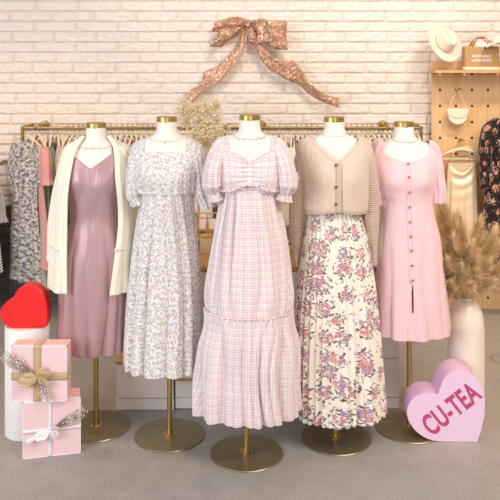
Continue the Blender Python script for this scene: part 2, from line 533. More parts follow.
def mat_sequin():
    q = NT('rose_gold_sequin_tulle'); v = q.coord('Object')
    vo = q.n('ShaderNodeTexVoronoi', feature='F1'); q.put(vo.inputs['Vector'], v); vo.inputs['Scale'].default_value = 130
    cs = q.n('ShaderNodeSeparateColor'); q.put(cs.inputs[0], vo.outputs['Color'])
    col = q.ramp(cs.outputs[0], [(0.0, lin((202, 148, 120))), (0.55, lin((222, 172, 144))), (0.86, lin((255, 234, 205)))], 'CONSTANT')  # palest cells put bright glints into the base colour
    d = q.n('ShaderNodeVectorMath', operation='SUBTRACT'); q.put(d.inputs[0], vo.outputs['Color']); d.inputs[1].default_value = (.5, .5, .5)
    sc_ = q.n('ShaderNodeVectorMath', operation='SCALE'); q.put(sc_.inputs[0], d.outputs[0]); sc_.inputs['Scale'].default_value = 0.6
    g = q.n('ShaderNodeNewGeometry')
    ad = q.n('ShaderNodeVectorMath', operation='ADD'); q.put(ad.inputs[0], g.outputs['Normal']); q.put(ad.inputs[1], sc_.outputs[0])
    nm = q.n('ShaderNodeVectorMath', operation='NORMALIZE'); q.put(nm.inputs[0], ad.outputs[0])
    hole = q.ramp(q.noise(v, 60, 2), [(0.42, (0.62,)*3 + (1,)), (0.55, (0.95,)*3 + (1,))])
    q.set(Base_Color=col, Roughness=0.35, Metallic=0.35, Normal=nm.outputs[0], Alpha=hole)
    return q.m
M_sequin = mat_sequin()

# ------------------------------------------------------------------ the setting
def mat_floor():
    q = NT('polished_concrete'); v = q.coord('Object')
    big = q.noise(v, 0.9, 4); med = q.noise(v, 9, 5, 0.65); fine = q.noise(v, 150, 3, 0.8)
    col = q.ramp(big, [(0.35, lin((160, 157, 156))), (0.65, lin((172, 167, 163)))])
    col = q.mix(0.35, col, q.ramp(med, [(0.35, lin((136, 132, 129))), (0.65, lin((190, 184, 179)))]))
    col = q.mix(0.45, col, q.ramp(fine, [(0.36, lin((84, 80, 76))), (0.5, lin((150, 144, 138))), (0.66, lin((206, 200, 192)))]))
    # hairline cracks
    vo = q.n('ShaderNodeTexVoronoi', feature='DISTANCE_TO_EDGE')
    wv = q.n('ShaderNodeVectorMath', operation='ADD'); q.put(wv.inputs[0], v)
    sc_ = q.n('ShaderNodeVectorMath', operation='SCALE'); q.put(sc_.inputs[0], q.noise(v, 3, 4, out=1)); sc_.inputs['Scale'].default_value = 0.3
    q.put(wv.inputs[1], sc_.outputs[0]); q.put(vo.inputs['Vector'], wv.outputs[0]); vo.inputs['Scale'].default_value = 0.55
    cr = q.math('MULTIPLY', q.math('LESS_THAN', vo.outputs['Distance'], 0.004), q.math('GREATER_THAN', q.sep(v)[0], 0.9))
    col = q.mix(q.math('MULTIPLY', cr, 0.28), col, lin((90, 78, 66)))
    rough = q.math('ADD', 0.34, q.math('MULTIPLY', med, 0.25))
    q.set(Base_Color=col, Roughness=rough, Normal=q.bump(fine, 0.05, 0.001))
    q.b.inputs['Specular IOR Level'].default_value = 0.4
    return q.m

struct(box('floor', -7, 7, -3, 5.75, -0.08, 0.0, mat_floor()))

WY = 5.6
def build_wall():
    x0, x1, z0, z1 = -3.9, 3.9, 0.0, 3.3
    nx, nz = 1250, 740
    xs = np.linspace(x0, x1, nx); zs = np.linspace(z0, z1, nz)
    X, Z = np.meshgrid(xs, zs)
    ch, L = 0.0735, 0.299
    zj = 2.176; xj = -1.549
    r = (Z - zj) / ch; row = np.floor(r).astype(int)
    rz = (r - row) * ch
    jit = (np.sin(row * 12.9898) * 43758.5453) % 1.0
    sh = np.where(row % 2 == 0, L / 2, 0) + (jit - .5) * 0.05
    c = (X - xj + sh) / L; coln = np.floor(c).astype(int)
    rx = (c - coln) * L
    hsh = (np.sin(row * 78.233 + coln * 37.719) * 43758.5453) % 1.0
    hs2 = (np.sin(row * 18.233 + coln * 57.31) * 13758.5453) % 1.0
    wob = vnoise(X * 14, Z * 14, 3) * 0.0022
    ex = np.minimum(rx, L - rx) + wob; ez = np.minimum(rz, ch - rz) + wob
    e = np.minimum(ex * .85, ez) - 0.0032
    prof = np.clip(e / 0.0060, 0, 1); prof = prof * prof * (3 - 2 * prof)
    rough = vnoise(X * 22, Z * 38, 5) * 0.0026 + vnoise(X * 55, Z * 80, 6) * 0.0018 + vnoise(X * 120, Z * 150, 8) * 0.0010
    tilt = (hs2 - .5) * 0.006 * (rx / L - .5)
    h = prof * (0.0135 + (hsh - .5) * 0.004 + rough + tilt) + (1 - prof) * vnoise(X * 60, Z * 60, 9) * 0.0007
    Yv = WY - h
    q = NT('white_painted_brick'); v = q.coord('Object')
    f = q.noise(v, 55, 5, 0.65); g = q.noise(v, 1.3, 3)
    col = q.ramp(g, [(0.3, lin((236, 222, 212))), (0.7, lin((246, 234, 225)))])
    col = q.mix(0.25, col, q.ramp(f, [(0.3, lin((200, 184, 170))), (0.55, lin((246, 238, 228)))]))
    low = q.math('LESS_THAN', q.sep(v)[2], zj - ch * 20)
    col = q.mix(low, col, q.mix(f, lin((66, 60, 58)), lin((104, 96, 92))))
    mort = q.sep(q.coord('UV'))[0]
    col = q.mix(q.math('SUBTRACT', 1.0, mort), col, q.mix(.22, col, lin((176, 152, 132))))
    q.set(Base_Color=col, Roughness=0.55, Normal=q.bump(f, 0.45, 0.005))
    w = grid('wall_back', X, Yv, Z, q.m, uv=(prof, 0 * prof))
    return struct(w)
build_wall()

# ------------------------------------------------------------------ dress forms and garments
class Form:
    def __init__(s, px, neck_py, base_py, lean=0.0):
        s.Y = H * F / (base_py - HY)
        s.x = (px - CX) * s.Y / F
        s.T = H - (neck_py - HY) * s.Y / F
        s.k = s.Y / F
    def d(s, py, near=0.0): return s.T - (H - (py - HY) * (s.Y - near) / F)     # depth below the neck top of a row, 'near' metres before the form
    def lx(s, px, near=0.0): return (px - CX) * (s.Y - near) / F - s.x
BODY = [ # d, w, front, back
    (0.000, .0445, .046, .046), (.024, .046, .047, .047), (.055, .0475, .049, .049), (.078, .053, .056, .056), (.092, .075, .062, .062),
    (.106, .105, .067, .067), (.122, .138, .072, .072), (.142, .160, .078, .078), (.17, .169, .086, .084), (.20, .168, .094, .088), (.24, .160, .102, .090),
    (.285, .150, .106, .090), (.34, .136, .100, .084), (.40, .122, .092, .080), (.455, .115, .088, .080), (.52, .124, .090, .084), (.59, .134, .092, .088),
    (.66, .138, .092, .090), (.74, .134, .088, .088)]
def prof_of(rows):
    a = np.array(rows, float)
    return [pchip(a[:, 0], a[:, i]) for i in range(1, a.shape[1])]
BP = prof_of(BODY)

def surf(form, th, d, prof, off=0.0, n=2.25, bust=1.0, disp=None, dx=0.0):
    """prof: (w, df, db) or (xl, xr, df, db); th=0 towards the camera, th>0 to the right"""
    s = np.sin(th); c = np.cos(th)
    if len(prof) == 3:
        w = prof[0](d) + off; xl = xr = w; df = prof[1](d) + off; db = prof[2](d) + off
    else:
        xl = prof[0](d) + off; xr = prof[1](d) + off; df = prof[2](d) + off; db = prof[3](d) + off
    rr = disp(th, d) if disp is not None else 0.0
    e = 2.0 / n
    sx = np.sign(s) * np.abs(s) ** e; cy = np.sign(c) * np.abs(c) ** e
    x = np.where(s > 0, xr + rr, xl + rr) * sx
    y = -np.where(c > 0, df + rr, db + rr) * cy
    if bust:
        b = (np.exp(-((x - .072) / .048) ** 2) + np.exp(-((x + .072) / .048) ** 2)) * np.exp(-((d - .275) / .055) ** 2)
        y = y - np.where(c > 0, 1, 0) * b * 0.017 * bust * np.clip(c * 3, 0, 1)
    return x + dx, y, form.T - d

def garment(name, form, root, m, d0, d1, prof, off=0.006, n=2.25, bust=1.0, disp=None, keep=None, nu=360, step=0.004,
            th0=None, th1=None, solid=0.003, uvr=0.17, smooth=8, dx=0.0, dz=None):
    nv = max(4, int((d1 - d0) / step))
    dd = np.linspace(d0, d1, nv)
    if th0 is None:
        th = np.linspace(-PI, PI, nu, endpoint=False)
        TH, D = np.meshgrid(th, dd); closed = True
    else:
        t = np.linspace(0, 1, nu)
        A = th0(dd)[:, None]; B = th1(dd)[:, None]
        TH = A + (B - A) * t[None, :]; D = np.repeat(dd[:, None], nu, 1); closed = False
    x, y, z = surf(form, TH, D, prof, off, n, bust, disp, dx)
    if dz is not None: z = z + dz(TH, D)
    k = None
    if keep is not None:
        def k(cen): return keep(cen[:, 0], cen[:, 1], form.T - cen[:, 2])
    return grid(name, x, y, z, m, root, closed, (TH * uvr, -D), k, solid, smooth)

def folds(ks, phs, drift=0.0, sharp=1.0):
    """irregular folds: warped spacing, uneven depth, broad crests and narrow valleys"""
    sd = int(sum(phs) * 10) % 50 + 1
    def f(th, t):
        u = (th + PI) / (2 * PI)
        wp = th + .22 * vnoise(u * 7, t * 1.2 + 3.3, sd, 7) + .05 * vnoise(u * 17, t * 2.0, sd + 1, 17)
        v = 0
        for i, (k, p) in enumerate(zip(ks, phs)):
            a = .62 + .55 * vnoise(u * 11, t * 1.5 + i * 7.7, sd + 2 + i, 11)
            c = k * wp / 2 + p + drift * t * (.5 if i % 2 else -.5)
            v = v + (np.abs(np.cos(c)) ** .75 * 2 - 1.25) * a / (1 + i * 1.1)
        return v
    return f

def foldfn(d0, d1, amp0, amp1, ks, phs, drift=0.6, power=1.0, noise=0.0, seed=1):
    ff = folds(ks, phs, drift)
    def f(th, d):
        t = np.clip((d - d0) / (d1 - d0), 0, 1)
        a = amp0 + (amp1 - amp0) * t ** power
        v = a * ff(th, t)
        if noise: v = v + noise * vnoise((th + PI) / (2 * PI) * 24 + 0.0, d * 9, seed, 24)
        return v
    return f

def sleeve(name, form, root, m, pts, nf=9, amp=0.1, seed=0, nu=72, nvs=60, closed_end=False, solid=0.002, uvr=0.06, frill=0.0):
    """pts: (px, py, half width across in m, half depth in m, y offset)"""
    rs = np.random.RandomState(seed)
    a = np.array(pts, float)
    x = (a[:, 0] - CX) * form.k - form.x; z = H - (a[:, 1] - HY) * form.k
    s = np.concatenate([[0], np.cumsum(np.hypot(np.diff(x), np.diff(z)))])
    t = np.linspace(0, s[-1], nvs)
    fx, fz, fa, fb, fy = [pchip(s, q) for q in (x, z, a[:, 2], a[:, 3], a[:, 4])]
    X0, Z0, A, B, Y0 = fx(t), fz(t), fa(t), fb(t), fy(t)
    tx = np.gradient(X0, t); tz = np.gradient(Z0, t); l = np.hypot(tx, tz); tx /= l; tz /= l
    nx, nz = -tz, tx
    th = np.linspace(0, 2 * PI, nu, endpoint=False)
    ph = rs.rand(3) * 6.28
    TH = th[None, :]; T = (t / s[-1])[:, None]
    env = amp * (0.35 + 0.65 * np.abs(T - 0.45) * 2)
    f = 1 + env * (np.cos(nf * TH + ph[0] + T * 1.5) * .6 + np.cos((nf * 1.618 // 1) * TH + ph[1] - T * 2) * .4) + 0.06 * vnoise(TH / (2*PI) * 12, T * 7, seed + 5, 12)
    if frill:
        f = f + frill * np.clip((T - .93) / .07, 0, 1) * np.cos(22 * TH + ph[2])
    ra = A[:, None] * f; rb = B[:, None] * f
    X = X0[:, None] + nx[:, None] * ra * np.cos(TH)
    Z = Z0[:, None] + nz[:, None] * ra * np.cos(TH)
    Y = Y0[:, None] + rb * np.sin(TH)
    return grid(name, X, Y, Z, m, root, True, (TH * uvr + 0 * T, -T * s[-1] + 0 * TH), None, solid)

def ribbon(name, pts, widths, m, root=None, normal=None, ruffle=0.0, rk=30, solid=0.0008, ns=80, nw=7, wdir=None, closed=False):
    """strip along a smooth path; wdir: list of width direction vectors at the key points"""
    a = np.array(pts, float)
    s = np.concatenate([[0], np.cumsum(np.linalg.norm(np.diff(a, axis=0), axis=1))])
    t = np.linspace(0, s[-1], ns)
    C = np.stack([pchip(s, a[:, i])(t) for i in range(3)], -1)
    Wd = np.array(wdir, float)
    Dv = np.stack([pchip(s, Wd[:, i])(t) for i in range(3)], -1)
    Dv /= np.linalg.norm(Dv, axis=1)[:, None] + 1e-9
    Wt = pchip(s, np.array(widths, float))(t)
    tg = np.gradient(C, axis=0); tg /= np.linalg.norm(tg, axis=1)[:, None] + 1e-9
    Nn = np.cross(tg, Dv)
    u = np.linspace(-1, 1, nw)
    G = C[:, None, :] + Dv[:, None, :] * (Wt[:, None, None] * u[None, :, None])
    if ruffle:
        G = G + Nn[:, None, :] * (ruffle * np.sin(t * rk)[:, None, None] * (np.abs(u) ** 1)[None, :, None])
        G = G + Nn[:, None, :] * (ruffle * .5 * np.sin(t[:, None] * rk * .37 + u[None, :] * 2.2))[:, :, None]
    return grid(name, G[..., 0], G[..., 1], G[..., 2], m, root, False, (t[:, None] + 0 * u[None, :], Wt[:, None] * u[None, :]), None, solid)

def make_form(fm, label, pole_x=0.0):
    root = thing('dress_form', label, 'mannequin', (fm.x, fm.Y, 0))
    dd = np.concatenate([np.linspace(0.026, .2, 50), np.linspace(.205, .74, 60), [.745, .75]])
    th = np.linspace(-PI, PI, 96, endpoint=False)
    TH, D = np.meshgrid(th, dd)
    x, y, z = surf(fm, TH, np.minimum(D, .74), BP)
    shrink = 1 - .06 * np.clip((D - .24) / .06, 0, 1)
    x = x * shrink; y = y * shrink
    sc_ = np.where(D > .742, np.clip((.76 - D) / .02, 0.0, 1), 1)
    x = x * sc_; y = y * sc_; z = fm.T - D
    grid('torso', x, y, z, M_body, root, True)
    lathe('neck_cap', [(0.0005, -.003), (.043, -.003), (.0475, -.002), (.0475, .022), (.044, .0245), (.0005, .0245)], M_brass, root, 64, (0, 0, fm.T - 0.026))
    tube('pole', [(pole_x, 0, .006), (pole_x, 0, fm.T - .72)], .0125, M_brass, root, 24)
    r = .164
    lathe('base_plate', [(.0005, 0), (r, 0), (r + .001, .003), (r - .002, .0065), (.06, .0085), (.0005, .0088)], M_bronze, root, 96, (pole_x, 0, 0))
    c = lathe('collar', [(.0005, .008), (.03, .008), (.03, .011), (.017, .013), (.017, .03), (.0005, .03)], M_brass, root, 32, (pole_x, 0, 0))
    for k in range(3):
        a = k * 2 * PI / 3 + .5
        lathe('screw', [(.0003, .011), (.0045, .011), (.004, .0145), (.0003, .0155)], M_silver, c, 12, (pole_x + .024 * math.cos(a), .024 * math.sin(a), 0))
    return root

def necklace(fm, label, drop, width, m=M_gold, pendant='dot', r=.0008, dx=0.0):
    root = thing('necklace', label, 'necklace', (fm.x, fm.Y, 0))
    th = np.linspace(-PI, PI, 160, endpoint=False)
    t = (np.cos(th) + 1) / 2
    d = .070 + (drop - .070) * t ** width
    x, y, z = surf(fm, th, d, BP, 0.003)
    pts = [(x[i] + dx * t[i], y[i], z[i]) for i in range(len(th))]
    tube('chain', pts + [pts[0]], r, m, root, 6)
    i = len(th) // 2
    if pendant == 'dot':
        bm = bmesh.new(); bmesh.ops.create_icosphere(bm, subdivisions=2, radius=.0048, matrix=Matrix.Translation((pts[i][0], pts[i][1] - .002, pts[i][2] - .006)))
        bm_obj('pendant', bm, m, root)
    elif pendant == 'beads':
        for j in range(i - 24, i + 25, 6):
            bm = bmesh.new(); bmesh.ops.create_icosphere(bm, subdivisions=2, radius=.0032, matrix=Matrix.Translation((pts[j][0], pts[j][1] - .002, pts[j][2] - .003)))
            bm_obj('bead', bm, m, root)
    return root

def button(name, fm, root, px, py, prof, m, off, r=.006, dx=0.0, n=2.25, bust=1.0, disp=None, parent=None):
    d = fm.d(py, .115); lx = fm.lx(px, .115)
    ths = np.linspace(-1.2, 1.2, 400)
    x, y, z = surf(fm, ths, np.full(400, d), prof, off, n, bust, disp, dx)
    i = int(np.argmin(np.abs(x - lx)))
    bm = bmesh.new()
    lathe_bm(bm, [(.0003, 0), (r, 0), (r, .002), (r * .8, .003), (.0003, .0022)], 16)
    o = bm_obj(name, bm, m, parent or root)
    # rows nearer the camera sit lower: keep the height of the surface point
    o.location = (lx, y[i] - .001, z[i]); o.rotation_euler = (PI / 2, 0, 0)
    return o

F1 = Form(96, 122, 426.5); F2 = Form(166.7, 116, 435.5); F3 = Form(249.8, 114, 453.5); F4 = Form(334.2, 116, 438.5); F5 = Form(404, 121, 427.5)
make_form(F1, 'ivory dress form wearing the mauve satin slip dress, leftmost of five')
make_form(F2, 'ivory dress form wearing the white and grey sprig floral dress', .014)
make_form(F3, 'ivory dress form wearing the pink plaid maxi dress, front and centre', -.015)
make_form(F4, 'ivory dress form wearing the beige cropped cardigan and rose skirt', .008)
make_form(F5, 'ivory dress form wearing the pale pink button-front dress, rightmost of five', .026)
necklace(F1, 'gold chain with small beads on the form in the mauve slip', .118, 1.6, pendant='beads')
necklace(F2, 'fine gold chain with one round pendant above the square floral neckline', .112, 1.8)
necklace(F3, 'short beaded chain above the sweetheart neckline of the plaid dress', .105, 1.6, pendant='beads')
necklace(F4, 'short plain fine chain on the form in the beige cardigan', .090, 1.4, pendant=None)
necklace(F5, 'rose gold snake chain on the form in the pale pink dress', .094, 1.4, pendant=None, r=.0018, m=simple('rose_gold_chain', (236, 200, 178), .35, .3))

# ---- 1: mauve satin slip + long cream cardigan
def slip_dress():
    fm = F1
    root = thing('slip_dress', 'mauve pink satin slip dress with V neck, under the open cream cardigan', 'dress', (fm.x, fm.Y, 0))
    dh = fm.d(354)
    hem = fm.d(355, .10)
    rows = [r for r in BODY if r[0] < .5]
    rows = [(a, b, b, c, d) for a, b, c, d in rows]
    rows += [(.56, .145, .150, .10, .10), (.66, .168, .172, .112, .115), (.80, .170, .160, .118, .115), (.95, .172, .156, .12, .115), (hem + .01, .180, .156, .125, .115)]
    prof = prof_of(rows)
    base = foldfn(.44, hem, .0, .026, (10, 17), (0.6, 2.1), .8, 1.0)
    def disp(th, d):
        v = base(th, d)
        drape = .0045 * np.sin(26 * (d - .25) - 6 * np.abs(th - .15)) * np.exp(-((d - .37) / .10) ** 2) * (np.cos(th) > 0)
        return v + drape
    def keep(x, y, d):
        x = x + .008
        vneck = .142 + .072 * (1 - np.clip(np.abs(x) / .100, 0, 1))
        top = np.where(y < 0, np.where(np.abs(x) < .100, vneck, .142 + (np.abs(x) - .100) * 1.6), .24)
        return d > top
    garment('dress_body', fm, root, M_satin, .13, hem, prof, .004, disp=disp, keep=keep, nu=420, bust=.8, smooth=16)
    # bust seam, straps
    for sx in (-1, 1):
        pts = []
        for i in range(14):
            t = i / 13
            d = .145 - .055 * t
            lx = sx * (.098 - .012 * t) - .008 * (1 - t)
            ths = np.linspace(0, 1.55, 300) * (1 if lx > 0 else -1)
            x, y, z = surf(fm, ths, np.full(300, d), BP, .004)
            j = int(np.argmin(np.abs(x - lx)))
            pts.append((x[j], y[j], z[j]))
        tube('strap', pts, .0022, M_satin, root, 6)
    return root
slip_dress()

def long_cardigan():
    fm = F1
    root = thing('long_cardigan', 'long open cream knit cardigan draped over the leftmost dress form', 'cardigan', (fm.x, fm.Y, 0))
    db = fm.d(294, .13)
    prof = prof_of([(.062, .056, .056, .062, .062), (.078, .075, .072, .068, .068), (.095, .105, .10, .075, .075), (.115, .140, .138, .082, .085), (.14, .156, .152, .09, .09), (.18, .166, .162, .105, .10),
                    (.30, .186, .178, .135, .11), (.45, .192, .176, .145, .115), (.62, .205, .180, .15, .12), (.80, .212, .180, .15, .12), (.86, .214, .180, .15, .12)])
    eL = pchip([fm.d(p) for p in (124, 132, 150, 172, 200, 250, 300)], [abs(fm.lx(p, n_)) for p, n_ in zip((88.0, 85.5, 75, 70.5, 67.5, 67, 67.5), (.05, .07, .1, .12, .13, .14, .14))])
    eR = pchip([fm.d(p) for p in (124, 132, 150, 172, 200, 215, 250, 300)], [abs(fm.lx(p, n_)) for p, n_ in zip((105, 107, 113.5, 115, 117.5, 118, 114.5, 108), (.05, .07, .1, .12, .13, .13, .14, .14))])
    e = 2 / 2.25
    dsp = foldfn(.16, .86, .001, .016, (11, 19), (1.1, 3.3), .5, .7, noise=.003)
    def th0(dd):
        xr = prof[1](dd) + .004; return np.arcsin(np.clip((eR(dd) + .010) / xr, .02, .999) ** (1 / e))
    def th1(dd):
        xl = prof[0](dd) + .004; return 2 * PI - np.arcsin(np.clip((eL(dd) + .014) / xl, .02, .999) ** (1 / e))
    garment('body_panel', fm, root, M_cream_knit, .064, db, prof, .004, bust=.3, disp=dsp, th0=th0, th1=th1, nu=300, solid=.005,
            dz=lambda th, d: -np.clip(d - .7, 0, 1) * .10 * np.where(np.sin(th) > 0, .6, -.1))
    # front bands: a rounded edge along each front opening
    for side, ee, nm in ((1, eR, 'front_band'), (-1, eL, 'front_band')):
        dd = np.linspace(.066, db, 60)
        w = prof[1](dd) if side > 0 else prof[0](dd)
        a = np.arcsin(np.clip((ee(dd) + (.010 if side > 0 else .014)) / (w + .004), .02, .999) ** (1 / e)) * side
        x, y, z = surf(fm, a, dd, prof, .004, 2.25, .3)
        z = z - np.clip(dd - .7, 0, 1) * .10 * (.6 if side > 0 else -.1)
        pts = list(zip(x, y - .002, z))
        ribbon('front_band', [tuple(p) for p in pts[::4]] + [pts[-1]], [.013] * len(pts[::4]) + [.013], M_cream_knit, root, wdir=[(1, .25 * side, 0)] * (len(pts[::4]) + 1), solid=.006)
    sleeve('sleeve', fm, root, M_cream_knit, [(78, 146, .026, .05, .0), (71, 153, .034, .06, .01), (65, 172, .040, .062, .03), (59, 200, .042, .055, .035), (54, 230, .036, .05, .03), (52, 262, .032, .045, .03)], 5, .10, 3, solid=.004)
    sleeve('sleeve', fm, root, M_cream_knit, [(119, 146, .026, .05, .0), (125, 153, .032, .06, .01), (128, 175, .036, .062, .05), (130, 205, .036, .055, .06), (131, 235, .030, .05, .06), (131, 246, .029, .045, .06)], 5, .10, 4, solid=.004)
    # pocket top edges
    for px0, px1, py in ((50, 66, 243), (118, 131, 243)):
        d = fm.d(py)
        pts = []
        for px in np.linspace(px0 + 1.5, px1 - 1, 6):
            lx = fm.lx(px)
            ths = np.linspace(0, 1.5, 300) * (1 if lx > 0 else -1)
            x, y, z = surf(fm, ths, np.full(300, d), prof, .010, 2.25, .3, dsp)
            j = int(np.argmin(np.abs(x - lx)))
            pts.append((x[j], y[j] - .002, z[j]))
        ribbon('pocket_edge', pts, [.007] * 6, M_cream_knit, root, wdir=[(0, 0, 1)] * 6, solid=.004, ns=20, nw=3)
long_cardigan()

# ---- 2: small floral midi dress
def sprig_dress():
    fm = F2
    root = thing('midi_dress', 'white midi dress with tiny grey sprig floral, square neck, elbow sleeves', 'dress', (fm.x, fm.Y, 0))
    wd = fm.d(192, .08)
    def keep(x, y, d):
        a = np.abs(x)
        front = (d > .160) | (a > .099)
        back = (d > .14) | (a > .099)
        return np.where(y < 0, front, back) & (d > .092)
    dsp = foldfn(.17, wd, .0, .0035, (18, 27, 41), (.4, 2, 1), .4, 1, noise=.0015)
    garment('bodice', fm, root, M_sprig, .09, wd + .012, BP, .006, disp=dsp, keep=keep, smooth=3, step=.003, nu=440)
    hem = fm.d(376.5, .13)
    kx = fm.k
    rows = []
    for py, l, r in ((188, 141, 192.5), (205, 139.5, 194), (220, 137, 196), (260, 132.5, 199), (310, 128.5, 201), (350, 126.5, 202), (378, 125.5, 203)):
        rows.append((fm.d(py), -fm.lx(l), fm.lx(r), .106 + (py - 188) / 190 * .055, .098 + (py - 188) / 190 * .055))
    prof = prof_of(rows)
    f2 = foldfn(wd, hem, .003, .020, (15, 27), (1.4, .2), .5, .8, noise=.003, seed=4)
    garment('skirt', fm, root, M_sprig, wd, hem, prof, -.004, n=2.1, bust=0, disp=f2, nu=480, uvr=.18)
    # elastic waist line
    th = np.linspace(-PI, PI, 200, endpoint=False)
    ww = BP
    x, y, z = surf(fm, th, np.full(200, wd), BP, .0085)
    pts = list(zip(x, y, z)); tube('waist_seam', pts + [pts[0]], .0022, M_sprig, root, 6)
    sleeve('sleeve', fm, root, M_sprig, [(147, 146, .024, .05, .0), (140, 150, .030, .06, .0), (136, 161, .034, .060, -.005), (134, 176, .035, .056, -.01), (135, 192, .036, .05, -.015), (138, 200, .030, .042, -.015), (139, 204, .033, .045, -.015)], 7, .20, 12, frill=.08)
    sleeve('sleeve', fm, root, M_sprig, [(189, 146, .024, .05, .0), (195, 150, .030, .06, .0), (199, 162, .034, .060, -.005), (201.5, 178, .038, .056, -.01), (204.5, 194, .038, .05, -.015), (208, 203, .032, .042, -.015), (209, 207, .036, .045, -.015)], 7, .20, 15, frill=.08)
sprig_dress()

# ---- 3: plaid maxi dress
def plaid_dress():
    fm = F3
    root = thing('maxi_dress', 'pink plaid tiered maxi dress with ruched sweetheart bodice and puff sleeves', 'dress', (fm.x, fm.Y, 0))
    wd = fm.d(190.5, .09)
    def necktop(x):
        a = np.abs(x)
        return np.where(a < .10, .162 + .048 * (1 - np.clip(a / .10, 0, 1)) ** 1.7, 0.0)
    def keep(x, y, d):
        a = np.abs(x)
        front = (d > necktop(x))
        back = (d > .15) | (a > .1)
        return np.where(y < 0, front, back) & (d > .082)
    def ruch(th, d):
        x = .14 * np.sin(th)
        # ruching radiates from the centre front, fine smocking elsewhere
        w = np.exp(-(x / .045) ** 2) * (np.cos(th) > 0)
        v = .0022 * np.cos((d - .28) * 480 + x * x * 1500) * (1 - w) + .0045 * w * np.cos((d - .26) * 330 * (1 - 1.6 * np.abs(x))) + .0012 * np.cos(70 * th)
        v = v - .010 * np.exp(-(x / .012) ** 2) * (np.cos(th) > 0) * np.exp(-((d - .27) / .07) ** 2)
        return v * np.clip((d - .12) / .05, 0, 1)
    garment('bodice', fm, root, M_plaid, .08, wd + .01, BP, .007, disp=ruch, keep=keep, smooth=12, bust=1.15, step=.003, nu=420)
    # frill along the neckline
    pts = []
    for lx in list(np.linspace(-.100, .100, 41)):
        dtop = float(necktop(np.array(lx * .995)))
        ths = np.linspace(-1.4, 1.4, 600)
        x, y, z = surf(fm, ths, np.full(600, dtop), BP, .008, 2.25, 1.15)
        j = int(np.argmin(np.abs(x - lx)))
        pts.append((x[j], y[j] - .002, z[j]))
    def side(sx):
        out = []
        for d in np.linspace(.148, .094, 9):
            ths = np.linspace(0, 1.5, 500) * sx
            x, y, z = surf(fm, ths, np.full(500, d), BP, .008)
            j = int(np.argmin(np.abs(x - sx * .1)))
            out.append((x[j], y[j] - .002, z[j]))
        return out
    L_ = side(-1); R_ = side(1)
    path = L_[::-1] + pts + R_
    wdir = [(-1, -.4, 0)] * len(L_) + [(0, -.35, 1)] * len(pts) + [(1, -.4, 0)] * len(R_)
    ribbon('neck_frill', path, [.005] * len(path), M_plaid, root, wdir=wdir, ruffle=.0035, rk=330, ns=320, nw=5, solid=.0015)
    # peplum frill under the bust
    fr = prof_of([(wd - .018, .130, .110, .094), (wd + .006, .144, .130, .106)])
    garment('waist_frill', fm, root, M_plaid, wd - .016, wd + .008, fr, .0, bust=0, disp=lambda th, d: .009 * np.cos(38 * th) * (d - wd + .018) / .02, nu=600, step=.002, solid=.0015,
            dz=lambda th, d: .034 * np.exp(-(th / .42) ** 2) * (np.cos(th) > 0))
    tiertop = fm.d(319.5, .13); hem = fm.d(426, .16)
    def rows(lst, a, b, y0, y1):
        out = []
        for py, l, r in lst:
            t = (py - y0) / (y1 - y0)
            out.append((fm.d(py), -fm.lx(l), fm.lx(r), a[0] + (a[1] - a[0]) * t, b[0] + (b[1] - b[0]) * t))
        return prof_of(out)
    p1 = rows([(184, 225, 276), (205, 222, 279), (230, 217.5, 283), (270, 211, 288), (300, 207, 291), (324, 205.5, 291.5)], (.112, .155), (.10, .14), 184, 324)
    f1 = foldfn(wd, tiertop, .010, .030, (13, 23), (.8, 2.4), .5, .6, noise=.003, seed=9)
    f1b = lambda th, d: f1(th, d) * (1 - .55 * np.exp(-((tiertop - d) / .05) ** 2)) - .002 * np.exp(-((tiertop - d) / .03) ** 2)
    garment('skirt', fm, root, M_plaid, wd - .004, tiertop + .002, p1, -.002, n=2.1, bust=0, disp=f1b, nu=600, uvr=.19)
    p2 = rows([(305, 206.5, 291), (322, 205, 292), (345, 201.5, 295), (380, 200, 296), (425, 198.5, 297)], (.152, .172), (.138, .155), 318, 425)
    f2 = foldfn(tiertop, hem, .008, .036, (13, 25), (2.8, .4), .7, .5, noise=.003, seed=10)
    f2b = lambda th, d: f2(th, d) * np.clip((d - tiertop) / .13, 0, 1) ** .8 + f1b(th, d * 0 + tiertop) * np.exp(-((d - tiertop) / .06) ** 2) + .0015 + .003 * np.cos(52 * th) * np.exp(-((d - tiertop) / .025) ** 2)
    garment('ruffle_tier', fm, root, M_plaid, tiertop - .006, hem, p2, .001, n=2.1, bust=0, disp=f2b, nu=700, uvr=.21)
    garment('tier_header', fm, root, M_plaid, tiertop - .013, tiertop - .002, p2, .002, n=2.1, bust=0, disp=lambda th, d: .004 * np.cos(60 * th) + .004 + f1b(th, d * 0 + tiertop), nu=700, step=.003, solid=.0015)
    sleeve('sleeve', fm, root, M_plaid, [(229, 142, .024, .045, .0), (222, 145, .032, .058, .0), (217, 155, .036, .066, -.035), (214, 168, .041, .070, -.05), (213.5, 182, .042, .066, -.055), (216, 192, .031, .046, -.03), (217.5, 195, .031, .046, -.03)], 7, .22, 21, frill=.0, nvs=80)
    sleeve('sleeve', fm, root, M_plaid, [(268, 142, .024, .045, .0), (276, 145, .032, .058, .0), (281.5, 155, .036, .066, -.035), (285, 168, .041, .070, -.05), (286.5, 182, .042, .066, -.055), (284.5, 192, .031, .046, -.03), (283.5, 195, .031, .046, -.03)], 7, .22, 22, frill=.0, nvs=80)
    sleeve('cuff_frill', fm, root, M_plaid, [(207.5, 177, .0, .0, -.03), (207.6, 177.5, .01, .01, -.03), (216.5, 193, .033, .048, -.03), (218, 198.5, .040, .052, -.03)][2:], 12, .10, 23, frill=.12, nvs=12)
    sleeve('cuff_frill', fm, root, M_plaid, [(284, 193, .033, .048, -.03), (282.8, 198.5, .040, .052, -.03)], 12, .10, 24, frill=.12, nvs=12)
